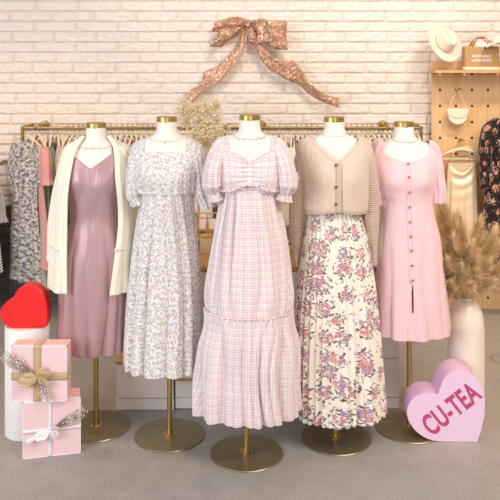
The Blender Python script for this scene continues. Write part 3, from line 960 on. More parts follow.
    # little frill running over each sleeve side
    for sx, pts in ((-1, [(206.5, 168), (204.5, 177), (208, 186), (211, 193)]), (1, [(292, 168), (296.5, 177), (292.5, 186), (289.5, 193)])):
        w = [(fm.lx(a), -.055, H - (b - HY) * fm.k) for a, b in pts]
        ribbon('sleeve_frill', w, [.009] * 4, M_plaid, root, wdir=[(sx, -.5, .5)] * 4, ruffle=.004, rk=260, ns=90, nw=5, solid=.0015)
plaid_dress()

# ---- 4: cropped cardigan over rose skirt
def rose_skirt():
    fm = F4
    root = thing('maxi_skirt', 'cream pleated maxi skirt with pink and lilac roses, below the beige cardigan', 'skirt', (fm.x, fm.Y, 0))
    top = fm.d(207); hem = fm.d(428, .16)
    rows = []
    for py, l, r in ((205, 309, 358), (215, 307.5, 361), (240, 303.5, 367), (280, 298.5, 373.5), (330, 295, 379), (380, 293.5, 382.5), (425, 293, 385)):
        t = (py - 205) / 220
        rows.append((fm.d(py), -fm.lx(l), fm.lx(r), .094 + .075 * t, .092 + .07 * t))
    prof = prof_of(rows)
    big = foldfn(top, hem, .001, .013, (8, 13), (.3, 2.2), .4, .9)
    def disp(th, d):
        t = np.clip((d - top) / (hem - top), 0, 1)
        k = 36
        saw = np.abs(((th * k / (2 * PI) + .12 * np.sin(3 * th)) % 1.0) - .5) * 2 - .5
        return big(th, d) + saw * (.005 + .013 * t)
    garment('skirt', fm, root, M_rose, top, hem, prof, -.003, n=2.1, bust=0, disp=disp, nu=900, step=.006, uvr=.17, solid=.002)
    wb = prof_of([(top - .03, rows[0][1], rows[0][2], .094, .092), (top + .006, rows[0][1] + .001, rows[0][2] + .001, .095, .093)])
    garment('waistband', fm, root, M_rose, top - .025, top + .004, wb, .001, n=2.1, bust=0, uvr=.17)
rose_skirt()

def crop_cardigan():
    fm = F4
    root = thing('cropped_cardigan', 'beige ribbed cropped cardigan with three dark buttons, above the rose skirt', 'cardigan', (fm.x, fm.Y, 0))
    bot = fm.d(211, .06)
    prof = prof_of([(.062, .058, .058, .062, .062), (.078, .082, .082, .068, .068), (.092, .115, .115, .075, .075), (.108, .145, .145, .082, .085), (.125, .162, .162, .09, .09), (.16, .170, .168, .105, .10),
                    (.24, .160, .158, .122, .105), (.32, .150, .15, .126, .105), (.40, .142, .146, .122, .10), (.455, .131, .136, .116, .10)])
    ve = pchip([.06, .08, .10, .14, .18, .205, .215], [.112, .118, .112, .078, .032, .004, .0])
    dsp = foldfn(.12, bot, .001, .004, (7, 12, 17), (1.1, 3.3, .4), .5, noise=.002)
    def keep(x, y, d):
        return np.where(y < 0, (np.abs(x + .000) > ve(np.clip(d, .06, .215))) | (d > .215), d > .112)
    def dz(th, d):
        t = np.clip((d - .38) / .08, 0, 1)
        return t * (.012 * np.cos(2 * th) * .6 + .012 * np.exp(-(th / .30) ** 2) - .008)
    garment('body', fm, root, M_beige_knit, .08, bot, prof, .005, bust=.7, disp=dsp, keep=keep, nu=420, step=.0035, solid=.006, dz=dz)
    # ribbed hem band and the button placket
    hb = prof_of([(bot - .02, prof[0](bot - .02) + .002, prof[1](bot - .02) + .002, prof[2](bot - .02) + .002, .102), (bot + .006, prof[0](bot), prof[1](bot), prof[2](bot), .10)])
    garment('hem_band', fm, root, M_beige_knit_h, bot - .016, bot + .004, hb, .006, bust=0, disp=dsp, nu=420, step=.003, solid=.005, dz=dz)
    pts = []
    for d in np.linspace(.205, bot, 14):
        x, y, z = surf(fm, np.array([0.02]), np.array([d]), prof, .009, 2.25, .7, dsp)
        zz = float(z[0]) + float(dz(np.array([0.0]), np.array([d]))[0])
        pts.append((float(x[0]), float(y[0]) - .002, zz))
    ribbon('button_placket', pts, [.014] * 14, M_beige_knit_h, root, wdir=[(1, 0, 0)] * 14, solid=.005, nw=5)
    for py in (164.5, 186, 203.5):
        b = button('button', fm, root, 335.5, py, prof, M_button, .016, .0065, n=2.25, bust=.7)
    # rolled neck edge
    for sx in (-1, 1):
        pts = []
        for d in np.linspace(.088, .212, 18):
            lx = sx * float(ve(d)) 
            ths = np.linspace(0, 1.5, 500) * sx
            x, y, z = surf(fm, ths, np.full(500, d), prof, .007, 2.25, .7, dsp)
            j = int(np.argmin(np.abs(x - lx)))
            pts.append((x[j], y[j] - .001, z[j]))
        tube('neck_edge', pts, .0045, M_beige_knit_h, root, 8)
    sleeve('sleeve', fm, root, M_beige_knit_h, [(315, 146, .030, .05, .0), (308, 151, .042, .064, .0), (304, 166, .046, .068, .01), (301, 190, .046, .062, .02), (299, 215, .042, .05, .03), (297, 240, .028, .04, .04), (296.5, 258, .017, .03, .045), (297, 266, .017, .03, .045)], 6, .08, 31, solid=.005, uvr=.05)
    sleeve('sleeve', fm, root, M_beige_knit_h, [(355, 146, .030, .05, .0), (361, 151, .042, .064, .0), (366, 166, .044, .068, .01), (370, 190, .042, .062, .02), (371, 215, .040, .05, .03), (372.5, 240, .030, .04, .04), (374, 258, .021, .03, .045), (374, 267, .021, .03, .045)], 6, .08, 33, solid=.005, uvr=.05)
crop_cardigan()

# ---- 5: pale pink button dress
def pink_dress():
    fm = F5
    root = thing('button_dress', 'pale pink midi dress with a row of buttons, a slit and short sleeves', 'dress', (fm.x, fm.Y, 0))
    hem = fm.d(340, .13)
    rows = [(a, b, b, c, d) for a, b, c, d in BODY if a < .36]
    for py, l, r in ((200, 382.5, 431.5), (215, 383, 433), (235, 381.5, 437.5), (270, 379.5, 442), (310, 378, 446.5), (340, 377.5, 448.5)):
        t = (py - 200) / 140
        rows.append((fm.d(py), -fm.lx(l), fm.lx(r), .098 + .05 * t, .088 + .06 * t))
    prof = prof_of(rows)
    f1 = foldfn(.42, hem, .0, .020, (9, 15), (2.2, .9), .4, 1.1, noise=.002, seed=3)
    def keep(x, y, d):
        a = np.abs(x)
        top = np.where(a < .108, .185 - .035 * (a / .108) ** 1.3 + .008 * np.exp(-(a / .012) ** 2), 0)
        slit = (np.abs(x - fm.lx(412.5, .13)) < .0045 * np.clip((d - fm.d(281, .13)) / .05, 0, 1)) & (d > fm.d(283, .13)) & (d < fm.d(313, .13)) & (y < 0)
        return (np.where(y < 0, (d > top) & ~slit, (d > .15) | (a > .11)) & (d > .09))
    garment('dress_body', fm, root, M_pink, .088, hem, prof, .005, n=2.2, disp=f1, keep=keep, nu=560, step=.004, smooth=8, uvr=.18, bust=1.1)
    # button band
    pts = []
    rowsB = np.linspace(.185, fm.d(282, .13), 24)
    for d in rowsB:
        lx = fm.lx(408.5 + (d - .2) * 5, .12)
        ths = np.linspace(-1, 1, 500)
        x, y, z = surf(fm, ths, np.full(500, d), prof, .006, 2.2, 1.1, f1)
        j = int(np.argmin(np.abs(x - lx)))
        pts.append((x[j], y[j] - .0012, z[j]))
    ribbon('button_band', pts, [.0115] * 24, M_pink, root, wdir=[(1, 0, 0)] * 24, solid=.001, nw=3)
    for py in (164, 177, 192.5, 207.5, 222, 236, 250, 264.5, 279):
        button('button', fm, root, 408.5 + (py - 155) * .025, py, prof, M_pbutton, .012, .0062, n=2.2, bust=1.1, disp=f1)
    sleeve('sleeve', fm, root, M_pink, [(385, 143, .026, .045, .0), (380, 147, .036, .055, .0), (377, 160, .036, .058, .0), (376.5, 180, .034, .055, -.005), (377, 195, .032, .05, -.01), (377.5, 204, .028, .045, -.01)], 6, .18, 41, solid=.002)
    sleeve('sleeve', fm, root, M_pink, [(426, 144, .024, .045, .0), (431, 148, .032, .055, .0), (434.5, 161, .034, .058, .0), (436.5, 180, .034, .055, -.005), (437.5, 193, .033, .05, -.01), (437.5, 202, .032, .045, -.01)], 6, .18, 43, solid=.002, frill=.05)
pink_dress()

# ------------------------------------------------------------------ racks with hangers and garments
RZ = P(0, 128, 5.35)[2]; RY = 5.35
def rack(name, px0, px1, label, flanges, RZ=RZ):
    x0 = (px0 - CX) * RY / F; x1 = (px1 - CX) * RY / F
    root = thing(name, label, 'clothes rail', ((x0 + x1) / 2, RY, 0))
    cx = (x0 + x1) / 2
    bm = bmesh.new()
    tube_bm(bm, [(x0 - cx, 0, RZ), (x1 - cx, 0, RZ)], .011, 12)
    bm_obj('rail', bm, M_oldbrass, root)
    # twisted garland wire just under the rail
    n = int((x1 - x0) / .03)
    pts = [(x0 - cx + (x1 - x0) * i / (n * 6), .018 + .006 * math.cos(i * 1.05), RZ - .016 + .006 * math.sin(i * 1.05)) for i in range(n * 6 + 1)]
    tube('twisted_wire', pts, .003, M_oldbrass, root, 5)
    for e in (x0, x1):
        tube('end_pipe', [(e - cx, 0, RZ + .012), (e - cx, 0, RZ - .09)], .012, M_oldbrass, root, 12)
        tube('elbow', [(e - cx, -.001, RZ), (e - cx, .012, RZ + .001), (e - cx, .25, RZ)], .013, M_oldbrass, root, 12)
    for fpx in flanges:
        fx = (fpx - CX) * RY / F - cx
        tube('bracket', [(fx, 0, RZ), (fx, .235, RZ)], .010, M_oldbrass, root, 10)
        bm = bmesh.new(); lathe_bm(bm, [(.0005, 0), (.034, 0), (.034, .006), (.014, .010), (.014, .03), (.0005, .03)], 24)
        for v in bm.verts: v.co = Vector((fx + v.co.x, .232 - v.co.z, RZ + v.co.y))
        bm_obj('flange', bm, M_oldbrass, root)
        bm = bmesh.new(); bmesh.ops.create_uvsphere(bm, u_segments=16, v_segments=10, radius=.015, matrix=Matrix.Translation((fx, 0, RZ)))
        bm_obj('fitting', bm, M_oldbrass, root)
rack('pipe_rail', 22.5, 223, 'aged brass pipe rail on the brick wall, left of the plaid dress', (36, 205))
rack('pipe_rail', 224.5, 421, 'aged brass pipe rail on the brick wall, right of the plaid dress', (262, 388))
rack('pipe_rail', -70, -5, 'brass pipe rail at the left edge of the picture, checked garments on it', (-38,), RZ - .26)

def make_hanger(label, group):
    root = thing('hanger', label, 'hanger', group=group)
    # hook
    pts = [(0, 0, -.07), (0, 0, -.03)]
    for i in range(11):
        a = -.6 + i * (PI + .9) / 10
        pts.append((0, .018 * math.cos(a) * 1.0 - .0, .0 + .018 * math.sin(a) - .002))
    bm = bmesh.new(); tube_bm(bm, pts, .002, 6); bm_obj('hook', bm, M_brass, root)
    bm = bmesh.new()
    L = []
    for i in range(-10, 11):
        t = i / 10
        L.append((0, t * .20, -.068 - .055 * abs(t) ** 1.3 + .006 * math.cos(t * 3)))
    tube_bm(bm, L, [.0045 + .004 * (1 - abs(i) / 10) for i in range(-10, 11)], 8)
    tube_bm(bm, [(0, -.185, -.122), (0, .185, -.122)], .0035, 6)
    bm_obj('shoulder_bar', bm, M_hanger, root)
    return root

def hung_mesh(kind, seed, length):
    """a dress hung side-on: thin in x, wide in y, at origin = the rail"""
    rs = np.random.RandomState(seed)
    nv, nu = 70, 120
    t = np.linspace(0, 1, nv)[:, None]; th = np.linspace(0, 2 * PI, nu, endpoint=False)[None, :]
    z = -.075 - t * length
    wid = pchip([0, .02, .06, .2, .38, .7, 1], [.05, .13, .185, .175, .155, .19, .21 + .03 * rs.rand()])(t)
    thk = pchip([0, .03, .2, .4, 1], [.008, .014, .030, .024, .040])(t)
    fold = 1 + (.10 + .25 * t) * np.cos(7 * th + rs.rand() * 6 + t * 2) * .6 + (.05 + .2 * t) * np.cos(12 * th + rs.rand() * 6) * .5
    x = thk * fold * np.cos(th) + .012 * np.sin(t * 5 + rs.rand() * 6)
    y = wid * np.sin(th) * (1 + .04 * np.cos(9 * th + 3 * t))
    z = z + .0 * th - .10 * (np.abs(np.sin(th)) ** 2) * np.clip(1 - t * 14, 0, 1) * .5
    return x, y, z, (th * .08 + 0 * t, -t * length + 0 * th)

def make_hung(name, label, mat, seed, length, sleeves=True, group=None, cat='dress'):
    root = thing(name, label, cat, group=group)
    x, y, z, uv = hung_mesh(name, seed, length)
    grid('body', x, y, z, mat, root, True, uv, solid=.002)
    if sleeves:
        for sy in (-1, 1):
            t = np.linspace(0, 1, 26)[:, None]; th = np.linspace(0, 2 * PI, 40, endpoint=False)[None, :]
            r = pchip([0, .15, .5, .85, 1], [.02, .036, .046, .040, .052])(t) * (1 + .12 * np.cos(6 * th + seed + 2 * t))
            X = .005 + r * .75 * np.cos(th) + .01 * t; Yy = sy * (.165 + .035 * t) + r * np.sin(th); Z = -.115 - t * .25 + 0 * th
            grid('sleeve', X, Yy, Z, mat, root, True, (th * .05 + 0 * t, -t * .25 + 0 * th), solid=.002)
    return root

hz = RZ - .02     # hanger hooks rest on the rail
hanger0 = None
def place_hanger(x, rot, label, group, Yc=RY):
    global hanger0
    loc = (x, Yc, RZ + .013 - .0)
    if hanger0 is None:
        hanger0 = make_hanger(label, group); h = hanger0
        h.location = loc; h.rotation_euler = (0, 0, rot)
        return h
    return dup(hanger0, label, group, loc, (0, 0, rot))

def cloth(name, rgb): return mat_plain_cloth(name, rgb, .3)
M_sage = cloth('sage_green_cloth', (170, 176, 150)); M_rosep = cloth('dusty_pink_cloth', (222, 160, 158))
M_greyfl = mat_smallfloral('grey_green_floral', (176, 176, 160), (110, 118, 108), (214, 206, 190), (92, 96, 88), 30)
M_tanfl = mat_smallfloral('tan_dotted_floral', (204, 186, 170), (150, 118, 110), (120, 110, 96), (160, 140, 128), 34)
M_greyfl2 = mat_smallfloral('smoke_floral', (150, 146, 140), (214, 206, 198), (96, 92, 92), (120, 116, 112), 28)
M_olive = mat_smallfloral('olive_floral', (126, 122, 96), (200, 186, 160), (80, 76, 60), (64, 60, 50), 30)
M_whitec = cloth('off_white_cloth', (232, 224, 212)); M_taupe = cloth('taupe_cloth', (172, 154, 136))
M_blackc = cloth('black_cloth', (44, 42, 44)); M_greenc = cloth('muted_green_cloth', (118, 134, 110))

# the left end of the rail, each garment seen
left = [ # px, material, length, rot, name, label
    (26, M_toile, .98, .95, 'hanging_dress', 'navy and white toile dress with flared sleeves, first on the left rail'),
    (35, M_sage, .90, .05, 'hanging_dress', 'sage green dress just right of the navy toile dress'),
    (39.5, M_rosep, .86, .50, 'hanging_dress', 'dusty pink puff-sleeved dress on the left rail, right of the sage dress'),
    (45.5, M_greyfl, 1.0, .25, 'hanging_dress', 'grey-green floral dress hanging right of the dusty pink dress'),
    (51.5, M_greenc, .92, .15, 'hanging_dress', 'muted green dress between two mottled floral dresses on the left rail'),
    (57.5, M_tanfl, 1.02, .35, 'hanging_dress', 'tan speckled floral dress hanging just left of the cream cardigan shoulder'),
    (62.5, M_greyfl2, 1.0, .25, 'hanging_dress', 'smoke grey floral dress half hidden behind the cream cardigan sleeve')]
for i, (px, mt, ln, rot, nm, lb) in enumerate(left):
    x = (px - CX) * RY / F
    Yc = RY
    g = make_hung(nm, lb, mt, 50 + i, ln, sleeves=(i != 1))
    g.location = (x, Yc, RZ); g.rotation_euler = (0, 0, rot); g.scale = (1, (.80, .34, .85, .62, .6, .62, .6)[i], 1)
    place_hanger(x, rot, 'ivory hanger holding the ' + lb.split(',')[0].split(' on ')[0].split(' hanging')[0].split(' just')[0].split(' with')[0].split(' between')[0].split(' half')[0], 'hangers at the left end of the rail').scale = (1, (.80, .50, .88, .66, .64, .66, .64)[i], 1)
# the rest, mostly showing shoulders between the dress forms
protos = []
pal = [M_tanfl, M_whitec, M_greyfl, M_taupe, M_olive, M_sage, M_blackc, M_greyfl2, M_whitec, M_rosep]
sections = [(68, 88, 'behind the cream cardigan'), (106, 158, 'between cream cardigan and sprig dress'),
            (176, 186, 'right of the sprig dress neck'), (264, 318, 'between plaid dress and beige cardigan'),
            (346, 398, 'between beige cardigan and pink dress'), (408, 418, 'right of the pink dress neck')]
ordinal = ['first', 'second', 'third', 'fourth', 'fifth', 'sixth', 'seventh', 'eighth', 'ninth', 'tenth', 'eleventh', 'twelfth', 'thirteenth', 'fourteenth']
colours = {id(M_tanfl): 'tan speckled', id(M_whitec): 'off-white', id(M_greyfl): 'grey-green floral', id(M_taupe): 'taupe', id(M_olive): 'olive floral',
           id(M_sage): 'sage green', id(M_blackc): 'black', id(M_greyfl2): 'smoke grey floral', id(M_rosep): 'dusty pink'}
cache = {}
n = 0
for a, b, where in sections:
    px = a; kk = 0
    while px <= b:
        x = (px - CX) * RY / F
        mt = pal[n % len(pal)]
        rot = R.uniform(-.12, .18)
        cn = colours[id(mt)]
        lb = '%s garment, %s from left on the rail %s' % (cn, ordinal[kk], where)
        gp = 'garments on the rail %s' % where
        if id(mt) in cache:
            g = dup(cache[id(mt)], lb, gp)
        else:
            g = make_hung('hanging_garment', lb, mt, 90 + n, .78 + .1 * R.random(), group=gp, cat='garment'); cache[id(mt)] = g
        g.location = (x, RY, RZ); g.rotation_euler = (0, 0, rot)
        place_hanger(x, rot, 'ivory hanger, %s from left on the rail %s' % (ordinal[kk], where), 'hangers %s' % where)
        n += 1; kk += 1
        px += R.uniform(4.6, 6.0)
# far left rack
for i, (px, mt, ln, rot, lb) in enumerate([(-22, M_bwcheck, .62, 1.1, 'black and white checked top hanging at the left edge of the picture'),
                                           (-36, M_blackc, .85, .9, 'black dress behind the checked top at the left edge')]):
    x = (px - CX) * RY / F
    g = make_hung('hanging_shirt', lb, mt, 70 + i, ln, cat='top')
    g.location = (x, 5.35, RZ - .1 * 0 - .26); g.rotation_euler = (0, 0, rot)
    h = place_hanger(x, rot, 'ivory hanger holding the ' + lb.split(' hanging')[0].split(' behind')[0] + ' at the left edge', 'hangers at the left edge')
    h.location = (x, 5.35, RZ - .247)

# ------------------------------------------------------------------ consoles between the forms
def low_cabinet():
    Y0 = 3.94
    x0 = P(116, 0, Y0)[0]; x1 = P(174, 0, Y0)[0]; zt = .245
    root = thing('low_drawer_cabinet', 'low white drawer unit on the floor between the slip dress and sprig dress stands', 'cabinet', ((x0 + x1) / 2, Y0, 0))
    c = (x0 + x1) / 2
    box('body', x0 - c + .002, x1 - c - .002, .012, .19, 0.004, zt - .012, M_cabinet, root, .002)
    box('top', x0 - c, x1 - c, 0, .2, zt - .012, zt, M_wood, root, .002)
    n = 1
    for k in range(n):
        a = x0 - c + (x1 - x0) * k / n; b = x0 - c + (x1 - x0) * (k + 1) / n
        box('drawer_front', a + .003, b - .003, 0, .012, .062, zt - .014, M_cabinet, root, .0015)
    box('plinth_board', x0 - c, x1 - c, .0, .012, .002, .058, M_cabinet, root, .0015)
low_cabinet()
CY = 3.95
def console():
    x0 = P(174.6, 0, CY)[0]; x1 = P(400, 0, CY)[0]; zt = P(0, 266, CY)[2]
    c = (x0 + x1) / 2
    root = thing('display_console', 'greyish white display console with wooden top, behind the plaid dress', 'console', (c, CY, 0))
    box('body', x0 - c + .004, x1 - c - .004, .012, .62, .004, zt - .02, M_cabinet, root, .002)
    box('top', x0 - c, x1 - c, -.01, .64, zt - .02, zt, M_wood, root, .003)
    for k in range(3):
        a = x0 - c + (x1 - x0) * k / 3; b = x0 - c + (x1 - x0) * (k + 1) / 3
        d = box('door', a + .004, b - .004, 0, .012, .262, zt - .03, M_cabinet, root, .002)
        box('drawer_front', a + .004, b - .004, 0, .012, .062, .256, M_cabinet, root, .002)
        tube('knob', [((a + b) / 2, -.014, zt - .10), ((a + b) / 2, 0, zt - .10)], .008, M_brass, d, 12)
    box('plinth_board', x0 - c + .004, x1 - c - .004, .002, .012, .004, .058, M_cabinet, root, .001)
    box('wooden_lip', x0 - c + .002, x0 - c + .16, -.014, .0, .148, .158, M_wood, root, .001)
    return zt
CZ = console()

def jewelry_stand(px, py_top, Yp, label, w, bars):
    x = (px - CX) * Yp / F
    root = thing('jewelry_stand', label, 'jewelry stand', (x, Yp, CZ))
    zt = P(0, py_top, Yp)[2] - CZ
    lathe('base', [(.0005, 0), (.05, 0), (.05, .008), (.008, .014), (.0005, .014)], M_gold, root, 32)
    tube('post', [(0, 0, .01), (0, 0, zt)], .004, M_gold, root, 10)
    for k, dz in enumerate(bars):
        b = tube('crossbar', [(-w, 0, zt - dz), (w, 0, zt - dz)], .004, M_gold, root, 10)
        for j in range(7):
            xx = -w + .01 + j * (2 * w - .02) / 6
            ln = R.uniform(.05, .12)
            tube('hanging_necklace', [(xx, -.006, zt - dz + .004), (xx + .003, -.008, zt - dz - ln), (xx + .012, -.008, zt - dz - ln - .01), (xx + .018, -.006, zt - dz + .004)], .0012, M_gold, b, 5)
        if k == 0:
            for j in range(2):
                xx = -w * .4 + j * w * .9
                box('earring_card', xx - .017, xx + .017, -.010, -.008, zt - dz - .085, zt - dz - .03, M_paperwhite, b)
    return root
jewelry_stand(199, 197, 4.40, 'tall gold jewelry stand left of the plaid dress, at the back of the console', .062, (0.0, .12))
jewelry_stand(207, 213, 4.30, 'lower gold jewelry stand with earring cards, nearest the plaid dress', .060, (0.0, .09))
def jar(px, Yp, z0, r, h, m, label, cat='candle', lid=True, name='candle_jar', lidm=M_gold):
    x = (px - CX) * Yp / F
    root = thing(name, label, cat, (x, Yp, z0))
    lathe('jar_body', [(.0005, 0), (r * .95, 0), (r, .004), (r, h), (r * .9, h + .002), (.0005, h + .002)], m, root, 32)
    if lid: lathe('lid', [(.0005, h + .002), (r * 1.03, h + .002), (r * 1.03, h + .012), (.0005, h + .013)], lidm, root, 32)
    return root
jar(206, 4.24, CZ, .036, .078, M_candle, 'cream wax candle jar in front of the gold stands on the console')
jar(196, 4.27, CZ, .022, .05, M_amber, 'small amber bottle beside the cream candle on the console', 'bottle', name='bottle')
jar(213, 4.34, CZ, .026, .13, M_straw, 'tall straw coloured vessel beside the plaid dress on the console', 'vessel', lid=False, name='vessel')
# riser with shelves between the plaid dress and the beige sleeve
def riser():
    Y0 = 4.26
    xa = P(268, 0, Y0)[0]; xb = P(316, 0, Y0)[0]; c = (xa + xb) / 2
    z1 = P(0, 238, Y0)[2] - CZ; z2 = P(0, 254, Y0)[2] - CZ
    root = thing('display_riser', 'small two-shelf white riser on the console, beside the beige sleeve', 'riser', (c, Y0, CZ))
    box('side_panel', xa - c - .010, xa - c, 0, .15, 0, z1 + .002, M_white, root, .001)
    box('side_panel', xb - c, xb - c + .010, 0, .15, 0, z1 + .002, M_white, root, .001)
    box('shelf', xa - c, xb - c, 0, .15, z1 - .012, z1, M_wood, root, .001)
    box('shelf', xa - c, xb - c, 0, .15, z2 - .010, z2, M_white, root, .001)
    return CZ + z1, CZ + z2
rz1, rz2 = riser()
def picture_frame(px, Yp, z0, w, h):
    x = (px - CX) * Yp / F
    root = thing('photo_frame', 'white picture frame on the riser right of the plaid dress', 'picture frame', (x, Yp, z0))
    for a in ((-w, -w + .012, 0, h), (w - .012, w, 0, h), (-w, w, 0, .012), (-w, w, h - .012, h)):
        box('frame_bar', a[0], a[1], 0, .016, a[2], a[3], M_white, root, .002)
    box('picture', -w + .01, w - .01, .006, .010, .01, h - .01, M_canvas, root)
picture_frame(286, 4.33, rz1, .045, .19)
jar(291, 4.29, rz1, .026, .05, M_greytin, 'grey candle tin in front of the white picture frame', lidm=M_greytin)
jar(302, 4.29, rz1, .020, .075, M_amber, 'dark bottle standing at the edge of the beige cardigan sleeve', 'bottle', name='bottle', lidm=M_black)
M_yellow = simple('yellow_carton', (232, 204, 120), .6)
for px, w, lb in ((283, .045, 'pale yellow carton on the lower riser shelf, left one'), (297, .028, 'pale yellow carton on the lower riser shelf, near the beige sleeve')):
    x = (px - CX) * 4.3 / F
    r_ = thing('carton', lb, 'box', (x, 4.31, rz2))
    box('carton_body', -w, w, -.03, .03, 0, .03, M_yellow, r_, .001); box('carton_lid', -w - .001, w + .001, -.031, .031, .03, .042, M_white, r_, .001)

# ------------------------------------------------------------------ bow on the wall
def wall_bow():
    Yb = 5.53
    root = thing('ribbon_bow', 'large rose gold sequined ribbon bow hung on the white brick wall', 'bow', (P(244, 0, Yb)[0], Yb, 0))
    ox, oy = root.location[0], root.location[1]
    def q(px, py, dy=0.0):
        x, y, z = P(px, py, Yb); return (x - ox, dy, z)
    k = Yb / F
    # top-left flat loop
    ribbon('loop', [q(247, 23, -.03), q(234, 21, -.05), q(220, 24, -.06), q(213.5, 27, -.05), q(214, 29, -.02), q(225, 28, -.005), q(246, 25, -.01)],
           [.018, .035, .030, .024, .024, .03, .018], M_sequin, root, wdir=[(.1, -.2, 1), (.25, -.2, 1), (.3, -.1, 1), (.3, 0, 1), (.3, 0, 1), (.2, 0, 1), (.1, 0, 1)], ruffle=.003, rk=60)
    # lower-left puffed loop
    ribbon('loop', [q(246, 25, -.03), q(237, 33, -.09), q(226, 41, -.11), q(216, 41, -.09), q(217, 35, -.045), q(228, 31, -.02), q(245, 25, -.02)],
           [.018, .060, .072, .062, .055, .050, .018], M_sequin, root, wdir=[(.5, -.5, 1), (.8, -.7, 1), (.8, -.7, .8), (.8, -.5, .9), (.6, .3, 1), (.4, .3, 1), (.2, 0, 1)], ruffle=.006, rk=55)
    # centre front loop, hanging
    ribbon('loop', [q(250, 24, -.03), q(258, 22, -.08), q(264, 32, -.11), q(262, 43, -.09), q(256, 40, -.04), q(252, 30, -.03), q(249, 24, -.02)],
           [.018, .045, .050, .045, .040, .035, .018], M_sequin, root, wdir=[(.3, -.4, 1), (.9, -.6, .3), (1, -.3, .1), (1, 0, .2), (1, .2, .3), (.8, .2, .5), (.2, 0, 1)], ruffle=.006, rk=60)
    # right large loop
    ribbon('loop', [q(250, 25, -.03), q(262, 28, -.08), q(274, 36, -.13), q(286, 36, -.09), q(285, 34, -.03), q(270, 31, -.01), q(250, 26, -.01)],
           [.018, .065, .098, .100, .09, .07, .018], M_sequin, root, wdir=[(0, -.2, 1), (-.1, -.3, 1), (-.1, -.2, 1), (-.05, 0, 1), (-.05, 0, 1), (0, 0, 1), (0, 0, 1)], ruffle=.007, rk=48)
    bm = bmesh.new()
    bmesh.ops.create_uvsphere(bm, u_segments=24, v_segments=16, radius=1)
    c = q(247, 24.5, -.05)
    for v in bm.verts:
        a = math.atan2(v.co.z, v.co.y)
        s = 1 + .10 * math.cos(7 * a)
        v.co = Vector((v.co.x * .030 * (1 if abs(v.co.x) < .9 else .9), v.co.y * .028 * s, v.co.z * .032 * s)) + Vector(c)
    bm_obj('knot', bm, M_sequin, root)
    ribbon('tail', [q(246, 27, -.04), q(243, 40, -.04), q(237, 53, -.05), q(226, 66, -.05), q(212, 77, -.05), q(203, 86, -.05), q(193, 94, -.05), q(188, 103, -.05)],
           [.016, .026, .032, .048, .060, .030, .042, .032], M_sequin, root, wdir=[(1, -.1, -.2), (1, -.2, -.3), (.9, -.5, -.5), (.9, -.3, -.2), (.8, -.2, -.6), (.6, -.6, -.7), (.9, -.2, -.3), (1, 0, -.2)], ruffle=.007, rk=30, ns=160)
    ribbon('tail', [q(249, 27, -.04), q(256, 42, -.04), q(264, 55, -.05), q(276, 66, -.05), q(291, 70, -.05), q(300, 80, -.05), q(314, 92, -.05), q(326, 99, -.05), q(339, 102, -.05)],
           [.016, .026, .034, .052, .074, .046, .036, .032, .040], M_sequin, root, wdir=[(1, -.1, .2), (1, -.3, .5), (.9, -.5, .6), (.6, -.4, .9), (.5, -.2, 1), (.8, -.5, .6), (.5, -.6, .8), (.1, -.4, 1), (0, -.1, 1)], ruffle=.007, rk=30, ns=170)
    tube('nail', [q(247, 24, .053), q(247, 24, -.03)], .003, M_gold, root, 8)
wall_bow()

# ------------------------------------------------------------------ dried airy flowers behind the plaid dress
def airy_bunch():
    Yp = 4.95
    x0, _, z0 = P(205, 160, Yp)
    zb = P(0, 266, 4.9)[2]
    root = thing('dried_flower_bunch', 'airy bunch of cream dried gypsophila rising above the rail, left of the plaid dress', 'dried flowers', (x0, Yp, CZ))
    rs = random.Random(3)
    bs = bmesh.new(); bf = bmesh.new()
    heads = [(184, 104), (182, 112), (196, 112), (206, 106), (214, 106), (186, 122), (198, 120), (208, 112), (217, 120), (194, 134), (205, 130), (214, 136), (202, 145), (212, 150), (221, 131), (188, 112), (199, 118), (206, 140)]
    base = Vector((0, 0, .12))
    for hx, hy in heads:
        hp = Vector(P(hx, hy, Yp)) - Vector((x0, Yp, CZ)); hp.y = rs.uniform(-.10, .10)
        mid = base.lerp(hp, .5) + Vector((rs.uniform(-.02, .02), rs.uniform(-.03, .03), .03))
        tube_bm(bs, [base, mid, hp], [.0016, .0013, .0009], 4)
        for _ in range(60):
            dr = Vector((rs.gauss(0, 1), rs.gauss(0, 1), rs.gauss(.3, 1))).normalized()
            e = hp + dr * rs.uniform(.015, .065)
            s = hp + dr * -.01 + Vector((0, 0, -.02))
            tube_bm(bs, [s, (s + e) / 2 + Vector((0, 0, .006)), e], .0010, 3)
            for _ in range(3):
                c = e + Vector((rs.gauss(0, 1), rs.gauss(0, 1), rs.gauss(0, 1))) * .008
                bmesh.ops.create_icosphere(bf, subdivisions=1, radius=rs.uniform(.0028, .0050), matrix=Matrix.Translation(c))
    bm_obj('stems', bs, M_straw, root)
    o = bm_obj('blossoms', bf, simple('dried_cream_blossom', (240, 226, 190), .9), root); o['kind'] = 'stuff'
    v = thing('glass_vase', 'small pale vase holding the dried gypsophila, behind the gold stands', 'vase', (x0, Yp, CZ - .0))
    lathe('vase_body', [(.0005, 0), (.035, 0), (.05, .05), (.045, .11), (.025, .15), (.03, .17), (.024, .17), (.019, .15), (.0005, .13)], M_white, v, 32)
    # the side table it stands on
    t = thing('side_table', 'narrow side table behind the console carrying the dried flowers', 'table', (x0, Yp, 0))
    box('tabletop', -.16, .16, -.14, .14, CZ - .02, CZ - .0005, M_wood, t, .002)
    for sx in (-1, 1):
        for sy in (-1, 1): box('leg', sx * .14 - .012, sx * .14 + .012, sy * .12 - .012, sy * .12 + .012, .001, CZ - .02, M_wood, t)
airy_bunch()

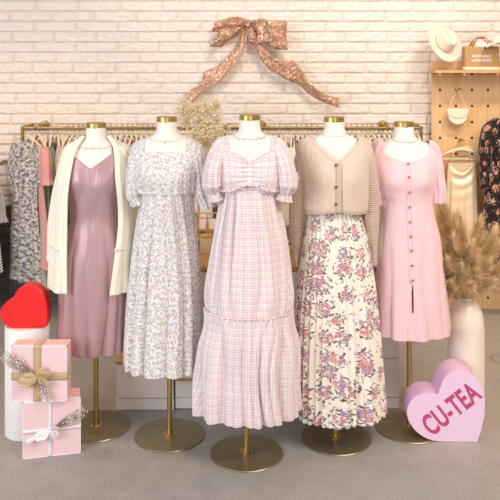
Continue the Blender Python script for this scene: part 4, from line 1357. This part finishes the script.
# ------------------------------------------------------------------ pegboard and what hangs there
PY = 5.50
def pegboard():
    q = NT('birch_pegboard'); v = q.coord('Object'); s = q.sep(v)
    g = q.noise(q.mapping(v, (6, 1, .6)), 6, 4, .6)
    col = q.ramp(g, [(0.3, lin((222, 178, 128))), (0.7, lin((236, 198, 150)))])
    p = .1127
    hx, _, hz_ = P(440, 106, PY)
    def fr(c, o):
        t = q.math('FRACT', q.math('ADD', q.math('DIVIDE', q.math('SUBTRACT', c, o), p), 50.5))
        return q.math('MULTIPLY', q.math('SUBTRACT', t, .5), p)
    a = fr(s[0], hx); b = fr(s[2], hz_)
    r = q.math('SQRT', q.math('ADD', q.math('MULTIPLY', a, a), q.math('MULTIPLY', b, b)))
    hole = q.math('LESS_THAN', r, .0095)
    col = q.mix(hole, col, lin((46, 34, 26)))
    q.set(Base_Color=col, Roughness=.55)
    x0 = P(431.5, 0, PY)[0]
    z1 = P(0, 61, PY)[2]; z0 = P(0, 303, PY)[2]
    o = box('pegboard', x0, x0 + 1.3, PY, PY + .02, .0, z1, q.m, None, .002)
    tag(o, 'birch plywood pegboard panel with dark holes leaning on the right of the wall', 'pegboard')
    return x0
PX0 = pegboard()
def dowel(px, py, label, ln=.10, group='wooden pegs in the pegboard'):
    x, _, z = P(px, py, PY)
    root = thing('wooden_peg', label, 'peg', (x, PY - .0, z), group=None)
    tube('dowel', [(0, .012, 0), (0, -ln, .004)], .009, M_wood, root, 16)
    bm = bmesh.new(); bmesh.ops.create_uvsphere(bm, u_segments=12, v_segments=8, radius=.0092, matrix=Matrix.Translation((0, -ln, .004))); bm_obj('peg_tip', bm, M_wood, root)
SHZ = 1.8 - 16.2 * 5.3 / F
def wall_shelf():
    x0 = P(434.5, 0, 5.32)[0]
    root = thing('wall_shelf', 'birch shelf across the pegboard carrying the hat and the jute bag', 'shelf', (x0, PY, SHZ))
    wm = simple('birch_shelf', (214, 168, 116), .5, noise=.12, nscale=10)
    box('shelf_board', 0, 1.2, -.20, -.001, -.020, 0, wm, root, .002)
    for xx in (.03, .195, .42):
        tube('support_dowel', [(xx, 0, -.029), (xx, -.215, -.029)], .009, M_wood, root, 14)
wall_shelf()
dowel(457.5, 89, 'wooden peg the ivory half-moon purse hangs from')
dowel(459.5, 139, 'wooden peg above the champagne camisole')

def hat():
    Yh = 5.36
    c = Vector(P(443.5, 43.5, Yh))
    root = thing('felt_hat', 'wide-brimmed cream felt fedora leaning on the wall at the left shelf end', 'hat', c)
    nu = 96
    th = np.linspace(0, 2 * PI, nu, endpoint=False)[None, :]
    # brim
    r = np.linspace(.072, .150, 14)[:, None]
    t = (r - .072) / .078
    X = r * np.cos(th) * 1.0; Y = r * np.sin(th) * 1.06
    Z = .010 * t ** 2 + .012 * t ** 2 * np.cos(2 * th) + 0 * r
    grid('brim', X, Y, Z, M_felt, root, True, solid=.004)
    # crown with pinch
    zz = np.linspace(0, 1, 26)[:, None]
    rc = pchip([0, .3, .7, .86, .95, 1], [.078, .074, .066, .054, .03, .0005])(zz)
    zc = pchip([0, .3, .7, .86, .95, 1], [0, .045, .095, .108, .108, .104])(zz)
    pinch = 1 - .22 * np.clip(zz * 1.3 - .3, 0, 1) * np.exp(-((th % (2*PI) - PI * 1.5) / .5) ** 2) * 0
    X = rc * np.cos(th) * .92; Y = rc * np.sin(th) * 1.06
    up = np.clip((zz - .45) / .55, 0, 1)
    dent = .028 * up * np.exp(-(X / .018) ** 2) * np.exp(-(Y / .06) ** 2)
    side = .014 * up * np.exp(-((Y + .045) / .03) ** 2) * np.sign(X) * np.exp(-((np.abs(X) - .05) / .03) ** 2)
    grid('crown', X - side, Y, zc - dent + 0 * th, M_felt, root, True)
    lathe('hat_band', [(.0762, .004), (.0785, .004), (.0775, .018), (.0755, .018)], simple('tan_hat_band', (206, 178, 150), .7), root, 64)
    root.children[-1].scale = (.94, 1.07, 1)
    nrm = Vector((.38, -.80, .50)).normalized()
    root.rotation_euler = nrm.to_track_quat('Z', 'Y').to_euler()
    root.scale = (.9, .9, .9)
    # brim edge rests on the shelf
hat()

def tote():
    Yb = 5.385
    x0 = P(463.5, 0, Yb)[0]; x1 = P(497.5, 0, Yb)[0]; w = x1 - x0
    zt = P(0, 46.5, Yb)[2]; hgt = zt - SHZ
    root = thing('jute_tote', 'small brown jute tote bag with white lettering standing on the shelf', 'bag', ((x0 + x1) / 2, Yb, SHZ), math.radians(-2))
    box('bag_body', -w / 2, w / 2, -.045, .045, .004, hgt, M_kraft, root, .008)
    box('bottom_band', -w / 2 - .001, w / 2 + .001, -.0465, .0465, 0.0008, .022, M_canvas, root, .004)
    for y in (-.04, .04):
        pts = [(-.065, y, hgt - .015)] + [(-.062 + .124 * i / 10, y - .004 * math.sin(i / 10 * PI), hgt + .062 * math.sin(i / 10 * PI) ** .5) for i in range(11)] + [(.065, y, hgt - .015)]
        ribbon('handle', pts, [.008] * len(pts), M_leather, root, wdir=[(.9, 0, .45)] + [(-math.cos(PI - i / 10 * PI) , 0, math.sin(i / 10 * PI) + .05) for i in range(11)] + [(-.9, 0, .45)], solid=.003, ns=60, nw=3)
    bm = bmesh.new(); bmesh.ops.create_icosphere(bm, subdivisions=3, radius=.045, matrix=Matrix.Translation((0, 0, 0)))
    for v in bm.verts:
        v.co *= 1 + .22 * math.sin(v.co.x * 160) * math.cos(v.co.z * 120 + v.co.y * 90)
        v.co = Vector((v.co.x * 1.1, v.co.y * .5, v.co.z * .8 + hgt + .002))
    t = thing('tissue_paper', 'white tissue paper poking out of the jute tote bag', 'paper', ((x0 + x1) / 2, Yb, SHZ)); bm_obj('crumpled_sheet', bm, M_paperwhite, t)
    for k, (txt, zz) in enumerate((('MORNING', .094), ('LAVENDER', .066))):
        cu = bpy.data.curves.new('lettering', 'FONT'); cu.body = txt; cu.size = .027; cu.align_x = 'CENTER'; cu.align_y = 'CENTER'
        cu.extrude = .0004; cu.offset = .0004; cu.space_character = 1.05
        o = bpy.data.objects.new('lettering', cu); COL.objects.link(o); o.parent = root
        o.location = (-.004, -.0462, zz); o.rotation_euler = (PI / 2, 0, 0); cu.materials.append(M_paperwhite); text_mesh(o, root)
tote()

def second_hat():
    Yh = 5.27
    root = thing('cowboy_hat', 'cream hat with an upturned brim and dark brim tip at the shelf right end', 'hat', P(502, 44, Yh))
    th = np.linspace(0, 2 * PI, 80, endpoint=False)[None, :]
    r = np.linspace(.06, .115, 12)[:, None]; t = (r - .06) / .055
    X = r * np.cos(th) * 1.0; Y = r * np.sin(th) * .8; Z = -.026 * t * np.abs(np.cos(th)) ** 2 + .02 * t * np.abs(np.sin(th)) ** 2
    grid('brim', X, Y, Z, M_ivory, root, True, solid=.005)
    zz = np.linspace(0, 1, 20)[:, None]
    rc = pchip([0, .5, .85, 1], [.062, .056, .045, .0005])(zz); zc = pchip([0, .5, .85, 1], [0, .035, .052, .045])(zz)
    grid('crown', rc * np.cos(th), rc * np.sin(th) * .8, zc - .014 * zz * np.exp(-(rc * np.cos(th) / .02) ** 2), M_ivory, root, True)
    bm = bmesh.new(); bmesh.ops.create_icosphere(bm, subdivisions=2, radius=.009, matrix=Matrix.Translation((-.112, 0, -.025))); bm_obj('brim_tip', bm, M_black, root)
    # the stand block it rests on
    b = thing('hat_block', 'small cream block under the right-hand hat on the shelf', 'hat stand', (P(511, 0, Yh + .1)[0], Yh + .10, SHZ))
    lathe('block_body', [(.0005, 0), (.05, 0), (.05, .01), (.02, .02), (.02, .08), (.045, .13), (.03, .16), (.0005, .17)], M_canvas, b, 32)
second_hat()

def purse():
    Yp = 5.44
    x, _, z = P(457.3, 109, Yp)
    root = thing('half_moon_purse', 'small ivory half-moon purse hanging from a peg on the pegboard', 'handbag', (x, Yp, z))
    k = Yp / F
    def half(w, h, y0, y1, m, nm, top=0.0):
        pts = [(-w, top), (w, top)]
        for i in range(1, 24):
            a = -i * PI / 24
            pts.append((w * math.cos(a) * (1 + .03 * math.sin(-a)), top - h * abs(math.sin(a)) ** .8))
        bm = bmesh.new()
        f = [bm.verts.new((p[0], y0, p[1])) for p in pts]; b_ = [bm.verts.new((p[0], y1, p[1])) for p in pts]
        bm.faces.new(f); bm.faces.new(b_[::-1])
        for i in range(len(pts)): bm.faces.new((f[i], f[(i+1) % len(pts)], b_[(i+1) % len(pts)], b_[i]))
        return bm_obj(nm, bm, m, root, bevel=.004, segs=3)
    half(.072, .108, -.02, .02, M_ivory, 'purse_body')
    half(.074, .066, -.026, -.018, M_ivory, 'flap', .004)
    zt = P(0, 88.3, Yp)[2] - z
    ribbon('strap', [(-.060, 0, -.005), (-.042, 0, .05), (-.014, 0, .115), (0, 0, zt + .004), (.014, 0, .115), (.044, 0, .05), (.062, 0, -.005)], [.0055] * 7, M_ivory, root, wdir=[(.3, 1, 0)] * 7, solid=.003, ns=60, nw=3)
purse()

def cami():
    Yc = 5.40
    x, _, z = P(461.5, 145, Yc)
    hg = thing('hanger', 'ivory hanger on the pegboard holding the champagne camisole dress', 'hanger', (x, Yc, z))
    bm = bmesh.new()
    tube_bm(bm, [(0, 0, -.025), (0, 0, .012)] + [(-.014 + .014 * math.cos(a), 0, .014 + .014 * math.sin(a)) for a in np.linspace(0, 3.6, 10)], .0022, 6); bm_obj('hook', bm, M_brass, hg)
    bm = bmesh.new()
    pts = [(i / 10 * .165, 0, -.028 - .058 * abs(i / 10) ** 1.5) for i in range(-10, 11)]
    tube_bm(bm, pts, [.006 + .006 * (1 - abs(i) / 10) for i in range(-10, 11)], 10)
    tube_bm(bm, [(-.160, 0, -.086), (-.155, 0, -.098), (.155, 0, -.098), (.160, 0, -.086)], .0045, 8)
    bm_obj('shoulder_bar', bm, M_hanger, hg)
    hg2 = dup(hg, 'second ivory hanger just behind the one holding the champagne camisole', None, (x + .03, Yc + .045, z + .004), (0, 0, .12))
    root = thing('camisole_dress', 'champagne satin cowl-neck slip dress hanging on the pegboard behind the pampas grass', 'dress', (x, Yc, z))
    nu, nv = 160, 120
    zt = P(0, 163, Yc)[2] - z
    t = np.linspace(0, 1, nv)[:, None]; th = np.linspace(-PI, PI, nu, endpoint=False)[None, :]
    w = pchip([0, .1, .3, .6, 1], [.088, .098, .100, .120, .135])(t); dp = pchip([0, .2, 1], [.022, .035, .045])(t)
    cowl = np.exp(-(th / .8) ** 2)
    f = 1 + .10 * np.cos(9 * th + 2 * t) * t ** .5
    X = w * np.sin(th) * f; Y = -dp * np.cos(th) * f - .018 * cowl * np.sin(t * 60 + th * 1.5) * np.exp(-t * 9)
    Z = zt - t * .85 - .060 * cowl * (np.cos(th) > 0) * np.exp(-t * 4)
    grid('dress_body', X, Y, Z, M_cami, root, True, (th * .1 + 0 * t, -t * .85 + 0 * th), solid=.002)
    for sx in (-1, 1):
        tube('strap', [(sx * .055, -.004, -.040 - .004), (sx * .056, -.013, -.047), (sx * .066, -.012, -.1), (sx * .078, -.012, zt - .003)], .0022, M_cami, root, 6)
        tube('strap', [(sx * .058, .006, -.045), (sx * .06, .014, -.047), (sx * .040, .016, -.11), (sx * .030, .016, zt - .003)], .0022, M_cami, root, 6)
cami()

def black_dress():
    Yd = 5.30
    fm = Form.__new__(Form); fm.Y = Yd; fm.k = Yd / F; fm.x = (507 - CX) * fm.k; fm.T = H - (112 - HY) * fm.k
    root = thing('floral_dress', 'black dress with peach and cream roses hanging at the right edge', 'dress', (fm.x, Yd, 0))
    prof = prof_of([(.03, .06, .05, .05), (.06, .12, .055, .055), (.10, .155, .06, .06), (.2, .150, .06, .06), (.33, .125, .055, .055), (.5, .145, .065, .065), (.8, .165, .075, .07), (1.07, .185, .08, .08)])
    f = foldfn(.33, 1.05, .003, .012, (9, 14, 21), (1, 2, 3), .5, .8, noise=.002)
    garment('dress_body', fm, root, M_blackfloral, .045, 1.05, prof, .0, bust=0, disp=f, nu=300, step=.006, uvr=.15)
    sleeve('sleeve', fm, root, M_blackfloral, [(493, 124, .03, .04, 0), (488, 131, .040, .05, 0), (485.5, 145, .040, .055, 0), (485, 165, .040, .05, 0), (485.5, 182, .034, .04, 0), (486, 188, .038, .045, 0)], 7, .1, 61, frill=.08)
    sleeve('sleeve', fm, root, M_blackfloral, [(518, 122, .03, .04, 0), (523, 130, .042, .05, 0), (525.5, 145, .044, .055, 0), (526, 165, .042, .05, 0), (524.5, 182, .034, .04, 0), (524, 188, .038, .045, 0)], 7, .1, 62, frill=.08)
    hg = thing('hanger', 'ivory hanger inside the black floral dress at the right edge', 'hanger', (fm.x, Yd, fm.T - .0))
    bm = bmesh.new(); tube_bm(bm, [(0, 0, -.06), (0, 0, .0), (.0, .03, .02), (0, .07, .02)], .0022, 6); bm_obj('hook', bm, M_brass, hg)
    bm = bmesh.new(); tube_bm(bm, [(i / 10 * .11, 0, -.050 - .03 * abs(i / 10) ** 1.5) for i in range(-10, 11)], .006, 8); bm_obj('shoulder_bar', bm, M_hanger, hg)
    dowel(504, 106, 'wooden peg the black floral dress hangs from', .13)
black_dress()

# ------------------------------------------------------------------ floor vase with pampas grass
def floor_vase():
    Yv = 3.86
    xv = (466 - CX) * Yv / F
    zt = P(0, 298, Yv)[2]
    q = NT('blush_ceramic'); v = q.coord('Object'); s = q.sep(v)
    ridge = q.math('SINE', q.math('MULTIPLY', s[2], 480.0))
    ang = q.math('SINE', q.math('MULTIPLY', q.math('ARCTAN2', s[1], s[0]), 70.0))
    h = q.math('MULTIPLY', ridge, ang)
    low = q.math('LESS_THAN', s[2], zt - .13)
    h = q.math('MULTIPLY', h, low)
    q.set(Base_Color=lin((250, 236, 220)), Roughness=q.math('ADD', .22, q.math('MULTIPLY', low, .4)), Normal=q.bump(h, .35, .003))
    root = thing('floor_vase', 'tall blush ceramic floor vase with glazed shoulder, right of the pink dress', 'vase', (xv, Yv, 0))
    o = lathe('vase_body', [(.0005, .001), (.078, .001), (.088, .012), (.089, .3), (.0885, zt - .15), (.087, zt - .11), (.080, zt - .07), (.062, zt - .03), (.043, zt - .010), (.034, zt - .004), (.034, zt + .004),
                        (.030, zt + .006), (.027, zt), (.027, zt - .05), (.0005, zt - .06)], q.m, root, 72)
    return xv, Yv, zt
VX, VY, VZ = floor_vase()
def plume_mesh(seed, L=.30, fat=.056, n=3400):
    rs = np.random.RandomState(seed)
    V = []; Fc = []
    for i in range(n):
        t = rs.rand() ** .85
        c = np.array([.30 * t * t * L, 0, t * L])
        a = rs.rand() * 2 * PI
        prof = math.sin(PI * min(1, t * .82 + .18)) ** .5
        out = fat * prof * (.25 + 1.0 * rs.rand() ** 1.5)
        up = .040 + .055 * rs.rand()
        if rs.rand() < .06: out *= 1.9; up *= 1.2
        d = np.array([math.cos(a) * out + .35 * out, math.sin(a) * out, 0])
        p0 = c; p1 = c + d * .38 + np.array([0, 0, up * .45]); p2 = c + d * .75 + np.array([0, 0, up * .82]); p3 = c + d * 1.15 + np.array([0, 0, up * 1.05 - .012 * rs.rand()])
        tg = np.array([-math.sin(a), math.cos(a), .3 * rs.randn()])
        w = .0008 * (.6 + rs.rand() * .8)
        b = len(V)
        for p, ww in ((p0, w * .6), (p1, w), (p2, w * .8), (p3, w * .15)):
            jitter = rs.randn(3) * .0035
            V.append(p + jitter - tg * ww); V.append(p + jitter + tg * ww)
        for k in range(3): Fc.append((b + 2*k, b + 2*k + 1, b + 2*k + 3, b + 2*k + 2))
    return V, Fc
def pampas():
    rs = random.Random(5)
    protos = []
    targets = [ # tip px, py, dy
        (449, 208, 0), (457, 196, .03), (464, 205, -.02), (470, 216, .02), (476, 226, -.01), (483, 240, .02), (487, 256, -.02), (452, 226, -.05), (461, 224, -.06), (469, 238, -.07), (478, 254, -.06),
        (448, 244, .02), (456, 250, -.09), (464, 256, -.10), (473, 262, -.09), (486, 270, -.03), (449, 262, -.03), (455, 214, .05), (474, 240, .05), (458, 272, -.1), (469, 276, -.1), (480, 276, -.08), (452, 278, -.06)]
    special = {1: 'tallest pampas plume in the blush floor vase, rising over the champagne camisole', 0: 'upright pampas plume at the top left, beside the pink dress sleeve',
               15: 'pampas plume reaching furthest right above the floor vase', 17: 'upright pampas plume behind the tallest one in the floor vase',
               18: 'pampas plume curving right below the black floral dress sleeve', 22: 'lowest pampas plume at the left lip of the floor vase', 21: 'lowest pampas plume on the right of the floor vase'}
    for i, (px, py, dy) in enumerate(targets):
        X, Y, Z = P(px, py, VY + dy)
        tip = Vector((X - VX, dy, Z - VZ))
        base = Vector((0, 0, .0))
        vec = tip - Vector((0, 0, .01))
        L = vec.length
        if i < 3:
            root = thing('pampas_plume', 'fluffy beige pampas plume in the blush floor vase', 'pampas grass', group='pampas plumes in the blush floor vase')
            V, Fc = plume_mesh(i + 1)
            mesh_obj('plume', V, Fc, M_pampas, root)
            tube('stem', [(0, 0, -.18), (0, 0, .0), (.022, 0, .10), (.066, 0, .30)], [.0018, .0018, .0015, .0008], M_straw, root, 5)
            protos.append(root); o = root
        else:
            o = dup(protos[i % 3])
        o['label'] = special.get(i, 'fluffy beige pampas plume in the middle of the blush floor vase bunch')
        # stand the plume so that its top reaches the tip, turned outwards
        Lp = .33
        s = min(1.0, max(.62, L / Lp))
        d = vec.normalized()
        start = Vector((0, 0, .01)) + d * max(0.0, L - .045 - Lp * s)
        ang = math.atan2(d.y, d.x)
        o.location = Vector((VX, VY, VZ)) + start
        yaw = Matrix.Rotation(ang, 4, 'Z')
        tilt = Matrix.Rotation(max(0, math.acos(max(-1, min(1, d.z))) * 1.15), 4, 'Y')
        o.rotation_euler = (yaw @ tilt).to_euler()
        o.scale = (s, s, s)
pampas()

# ------------------------------------------------------------------ heart boxes
def heart_poly(pts, sx, sy, ox, oy, Yf, n=4):
    """smooth closed outline through traced corner points; first and 'tip' points stay sharp"""
    P3 = [P(ox + a / sx, oy + b / sy, Yf) for a, b in pts]
    return [(p[0], p[2]) for p in P3]
def smooth_open(seg, n=40):
    a = np.array(seg, float)
    s = np.concatenate([[0], np.cumsum(np.hypot(*np.diff(a, axis=0).T))])
    # cubic (Catmull-Rom) through the points
    t = np.linspace(0, s[-1], n)
    def cr(v):
        m = np.gradient(v, s)
        i = np.clip(np.searchsorted(s, t) - 1, 0, len(s) - 2); h = s[i+1] - s[i]; u = (t - s[i]) / h
        return (2*u**3-3*u**2+1)*v[i] + (u**3-2*u**2+u)*h*m[i] + (-2*u**3+3*u**2)*v[i+1] + (u**3-u**2)*h*m[i+1]
    return list(zip(cr(a[:, 0]), cr(a[:, 1])))
def heart_box(name, label, segA, segB, Yf, depth, mface, mside, ox, oy, sc_, lift=None, rim=.004):
    A = smooth_open(heart_poly(segA, sc_, sc_, ox, oy, Yf)); B = smooth_open(heart_poly(segB, sc_, sc_, ox, oy, Yf))
    out = A[:-1] + B[:-1]
    cx = sum(p[0] for p in out) / len(out); zmin = min(p[1] for p in out)
    base = lift if lift is not None else 0.0
    root = thing(name, label, 'heart box', (cx, Yf, base))
    pl = [(p[0] - cx, p[1] - zmin + .0008) for p in out]
    def prism(y0, y1, m, nm, s=1.0, bev=.003):
        c = (sum(p[0] for p in pl) / len(pl), sum(p[1] for p in pl) / len(pl))
        q = [((p[0] - c[0]) * s + c[0], (p[1] - c[1]) * s + c[1]) for p in pl]
        bm = bmesh.new()
        f = [bm.verts.new((a, y0, b)) for a, b in q]; g = [bm.verts.new((a, y1, b)) for a, b in q]
        bm.faces.new(f); bm.faces.new(g[::-1])
        n_ = len(q)
        for i in range(n_): bm.faces.new((f[i], f[(i+1) % n_], g[(i+1) % n_], g[i]))
        bmesh.ops.triangulate(bm, faces=[k for k in bm.faces if len(k.verts) > 4])
        return bm_obj(nm, bm, m, root, smooth=True)
    prism(.0, rim, mface, 'front_face' if rim < .01 else 'lid', 1.0)
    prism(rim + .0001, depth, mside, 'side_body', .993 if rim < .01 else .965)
    return root, cx, zmin
seg1 = [(262, 212), (232, 206), (192, 213), (158, 236), (143, 268), (146, 303), (163, 335), (192, 364), (228, 383), (262, 390), (320, 391.5), (412, 392)]
seg2 = [(412, 392), (428, 345), (438, 295), (442, 240), (434, 190), (408, 148), (372, 122), (335, 116), (302, 130), (277, 165), (262, 212)]
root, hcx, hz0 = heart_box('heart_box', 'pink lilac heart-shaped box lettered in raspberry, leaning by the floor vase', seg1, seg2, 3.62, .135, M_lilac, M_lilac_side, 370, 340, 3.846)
cu = bpy.data.curves.new('lettering', 'FONT'); cu.body = 'CU-TEA'; cu.size = .104; cu.align_x = 'CENTER'; cu.align_y = 'CENTER'; cu.extrude = .0008; cu.offset = .0026; cu.space_character = 1.06
lt = bpy.data.objects.new('lettering', cu); COL.objects.link(lt); lt.parent = root
tx, _, tz = P(370 + 313 / 3.846, 340 + 268 / 3.846, 3.62)
lt.location = (tx - hcx, -.0012, tz - hz0); lt.rotation_euler = (PI / 2, math.radians(-38), 0)
lt.scale = (.78, 1.30, 1.0)
cu.materials.append(M_letter); text_mesh(lt, root)

def plinth():
    Yp = 3.72
    x = (27.5 - CX) * Yp / F
    o = lathe('plinth', [(.0005, 0.0005), (.100, .0005), (.104, .004), (.104, .509), (.101, .513), (.0005, .513)], M_plinth, None, 72, (0, 0, 0))
    o.location = (x, Yp, 0)
    tag(o, 'white plaster cylinder plinth on the floor carrying the red heart box', 'plinth')
plinth()
segr1 = [(52, 112), (40, 117), (22, 127), (6, 146), (1, 168), (6, 192), (22, 212), (45, 223), (80, 225), (120, 223), (178, 219)]
segr2 = [(178, 219), (181, 180), (179, 145), (168, 105), (146, 78), (115, 63), (88, 64), (64, 82), (52, 112)]
heart_box('heart_box', 'glossy red heart-shaped box standing on the white plinth', segr1, segr2, 3.655, .095, M_red, simple('red_card_shaded_side', (196, 12, 18), .35, noise=.03), 0, 270, 3.846, lift=.513, rim=.026)  # side body in darker red: its shade is put into the colour

# ------------------------------------------------------------------ gift boxes
def gift(label, x0, x1, Yf, rot, z0, h, depth):
    w = x1 - x0
    root = thing('gift_box', label, 'gift box', (x0, Yf, z0), rot)
    box('box_body', .0015, w - .0015, .016, depth - .0015, .001, h - .001, M_giftpink_side, root, .001)
    box('lid', .001, w - .001, 0.001, .017, .001, h - .001, M_giftpink, root, .001)
    e = .0032
    for k, (a, b, c, d) in enumerate(((0, w, 0, e), (0, w, h - e, h), (0, e, 0, h), (w - e, w, 0, h))):
        box('white_edging', a, b, 0, .018, c, d, M_paperwhite, root)
    return root
X0, Yf, _ = P(11.2, 347, 3.477); X1 = P(66.6, 0, 3.477)[0]
TZ = .2505
g1 = gift('pink gift box with gold organza bow, stacked on the other gift box', X0, X1, 3.477, 0, TZ, .246, .092)
g2 = gift('pink gift box with white satin bow, standing on the floor under the other', -1.010, -.757, 3.462, math.radians(13.5), 0.0, .2495, .115)
def strap_ribbons(root, w, h, depth, m, hw, hfrac=.46):
    zc = h * hfrac; xc = w * .47
    ribbon('ribbon_band', [(xc, -.0012, .001), (xc, -.0012, h - .001), (xc, .0005, h + .0012), (xc, depth, h + .0012)], [hw] * 4, m, root, wdir=[(1, 0, 0)] * 4, ns=60, nw=3)
    ribbon('ribbon_band', [(.0, -.0016, zc), (w, -.0016, zc), (w + .0014, .0005, zc), (w + .0014, depth, zc)], [hw] * 4, m, root, wdir=[(0, 0, 1)] * 4, ns=60, nw=3)
    return xc, zc
def tie_bow(root, label, c, loops, tails, hw, m):
    b = thing('tied_bow', label, 'bow')
    b.parent = None
    b.location = root.matrix_basis @ Vector(c); b.rotation_euler = root.rotation_euler
    for (dx, dz) in loops:
        n_ = math.hypot(dx, dz); px_, pz_ = -dz / n_, dx / n_
        ribbon('loop', [(0, -.004, 0), (dx * .5 + px_ * .012, -.018, dz * .5 + pz_ * .012), (dx, -.022, dz), (dx * 1.02 - px_ * .004, -.012, dz * 1.02 - pz_ * .004), (dx * .5 - px_ * .014, -.006, dz * .5 - pz_ * .014), (0, -.004, 0)],
               [hw * .35, hw * .9, hw, hw, hw * .9, hw * .35], m, b, wdir=[(px_, -.5, pz_)] * 6, ns=50, nw=5, ruffle=.001, rk=90)
    for (dx, dz) in tails:
        n_ = math.hypot(dx, dz); px_, pz_ = -dz / n_, dx / n_
        ribbon('tail', [(0, -.004, 0), (dx * .4, -.010, dz * .4 + .004), (dx, -.006, dz)], [hw * .4, hw * .9, hw], m, b, wdir=[(px_, -.2, pz_)] * 3, ns=30, nw=5, ruffle=.001, rk=80)
    bm = bmesh.new(); bmesh.ops.create_uvsphere(bm, u_segments=16, v_segments=10, radius=.007, matrix=Matrix.Translation((0, -.010, 0))); bm_obj('knot', bm, m, b)
def sprig(root, label, a, b, spread, seed, n=34, tipr=.0026):
    rs = random.Random(seed)
    o = thing('dried_sprig', label, 'dried sprig')
    M_ = root.matrix_basis
    base = Vector(a); tip = Vector(b)
    o.location = M_ @ base; o.rotation_euler = root.rotation_euler
    ax = tip - base; L = ax.length; u = ax.normalized(); s = Vector((0, 1, 0)).cross(u).normalized()
    bs = bmesh.new(); bb = bmesh.new()
    for i in range(n):
        e = ax * rs.uniform(.55, 1.0) + s * rs.uniform(-1, 1) * spread + Vector((0, -rs.uniform(0, 1) * spread * .7, 0))
        mid = e * .5 + s * rs.uniform(-1, 1) * spread * .25
        tube_bm(bs, [(0, 0, 0), mid, e], [.0009, .0008, .0005], 3)
        for _ in range(7):
            c = e * rs.uniform(.6, 1.02) + Vector((rs.gauss(0, 1), rs.gauss(0, .6), rs.gauss(0, 1))) * .0065
            bmesh.ops.create_icosphere(bb, subdivisions=1, radius=rs.uniform(.5, 1) * tipr, matrix=Matrix.Translation(c))
    bm_obj('stems', bs, M_sprigs, o); q_ = bm_obj('blossoms', bb, simple('silvery_blossom', (246, 238, 230), .6), o); q_['kind'] = 'stuff'
w1 = X1 - X0
xc, zc = strap_ribbons(g1, w1, .246, .092, M_organza, .018, .46)
sprig(g1, 'silvery dried sprig fanning to the upper left behind the gold organza bow', (xc, -.008, zc), (-.035, -.02, .222), .026, 8, 70)
sprig(g1, 'silvery dried sprig pointing down right below the gold organza bow', (xc, -.008, zc), (.185, -.02, .0), .022, 9, 40)
tie_bow(g1, 'gold organza bow tied on the upper pink gift box', (xc, -.012, zc), [(-.075, -.022), (-.062, .006), (.062, .024), (.058, -.030)], [(-.03, -.035), (.04, .045)], .014, M_organza)
xc, zc = strap_ribbons(g2, .253, .2495, .115, M_ribbonwhite, .0085, .48)
sprig(g2, 'silvery dried sprig pointing up right behind the white satin bow', (xc + .01, -.008, zc + .005), (.275, -.02, zc + .085), .022, 10, 60)
tie_bow(g2, 'white satin bow tied on the lower pink gift box', (xc, -.012, zc), [(-.060, -.022), (.038, .018), (.034, -.016)], [(-.10, -.038), (.022, -.036)], .0095, M_ribbonwhite)
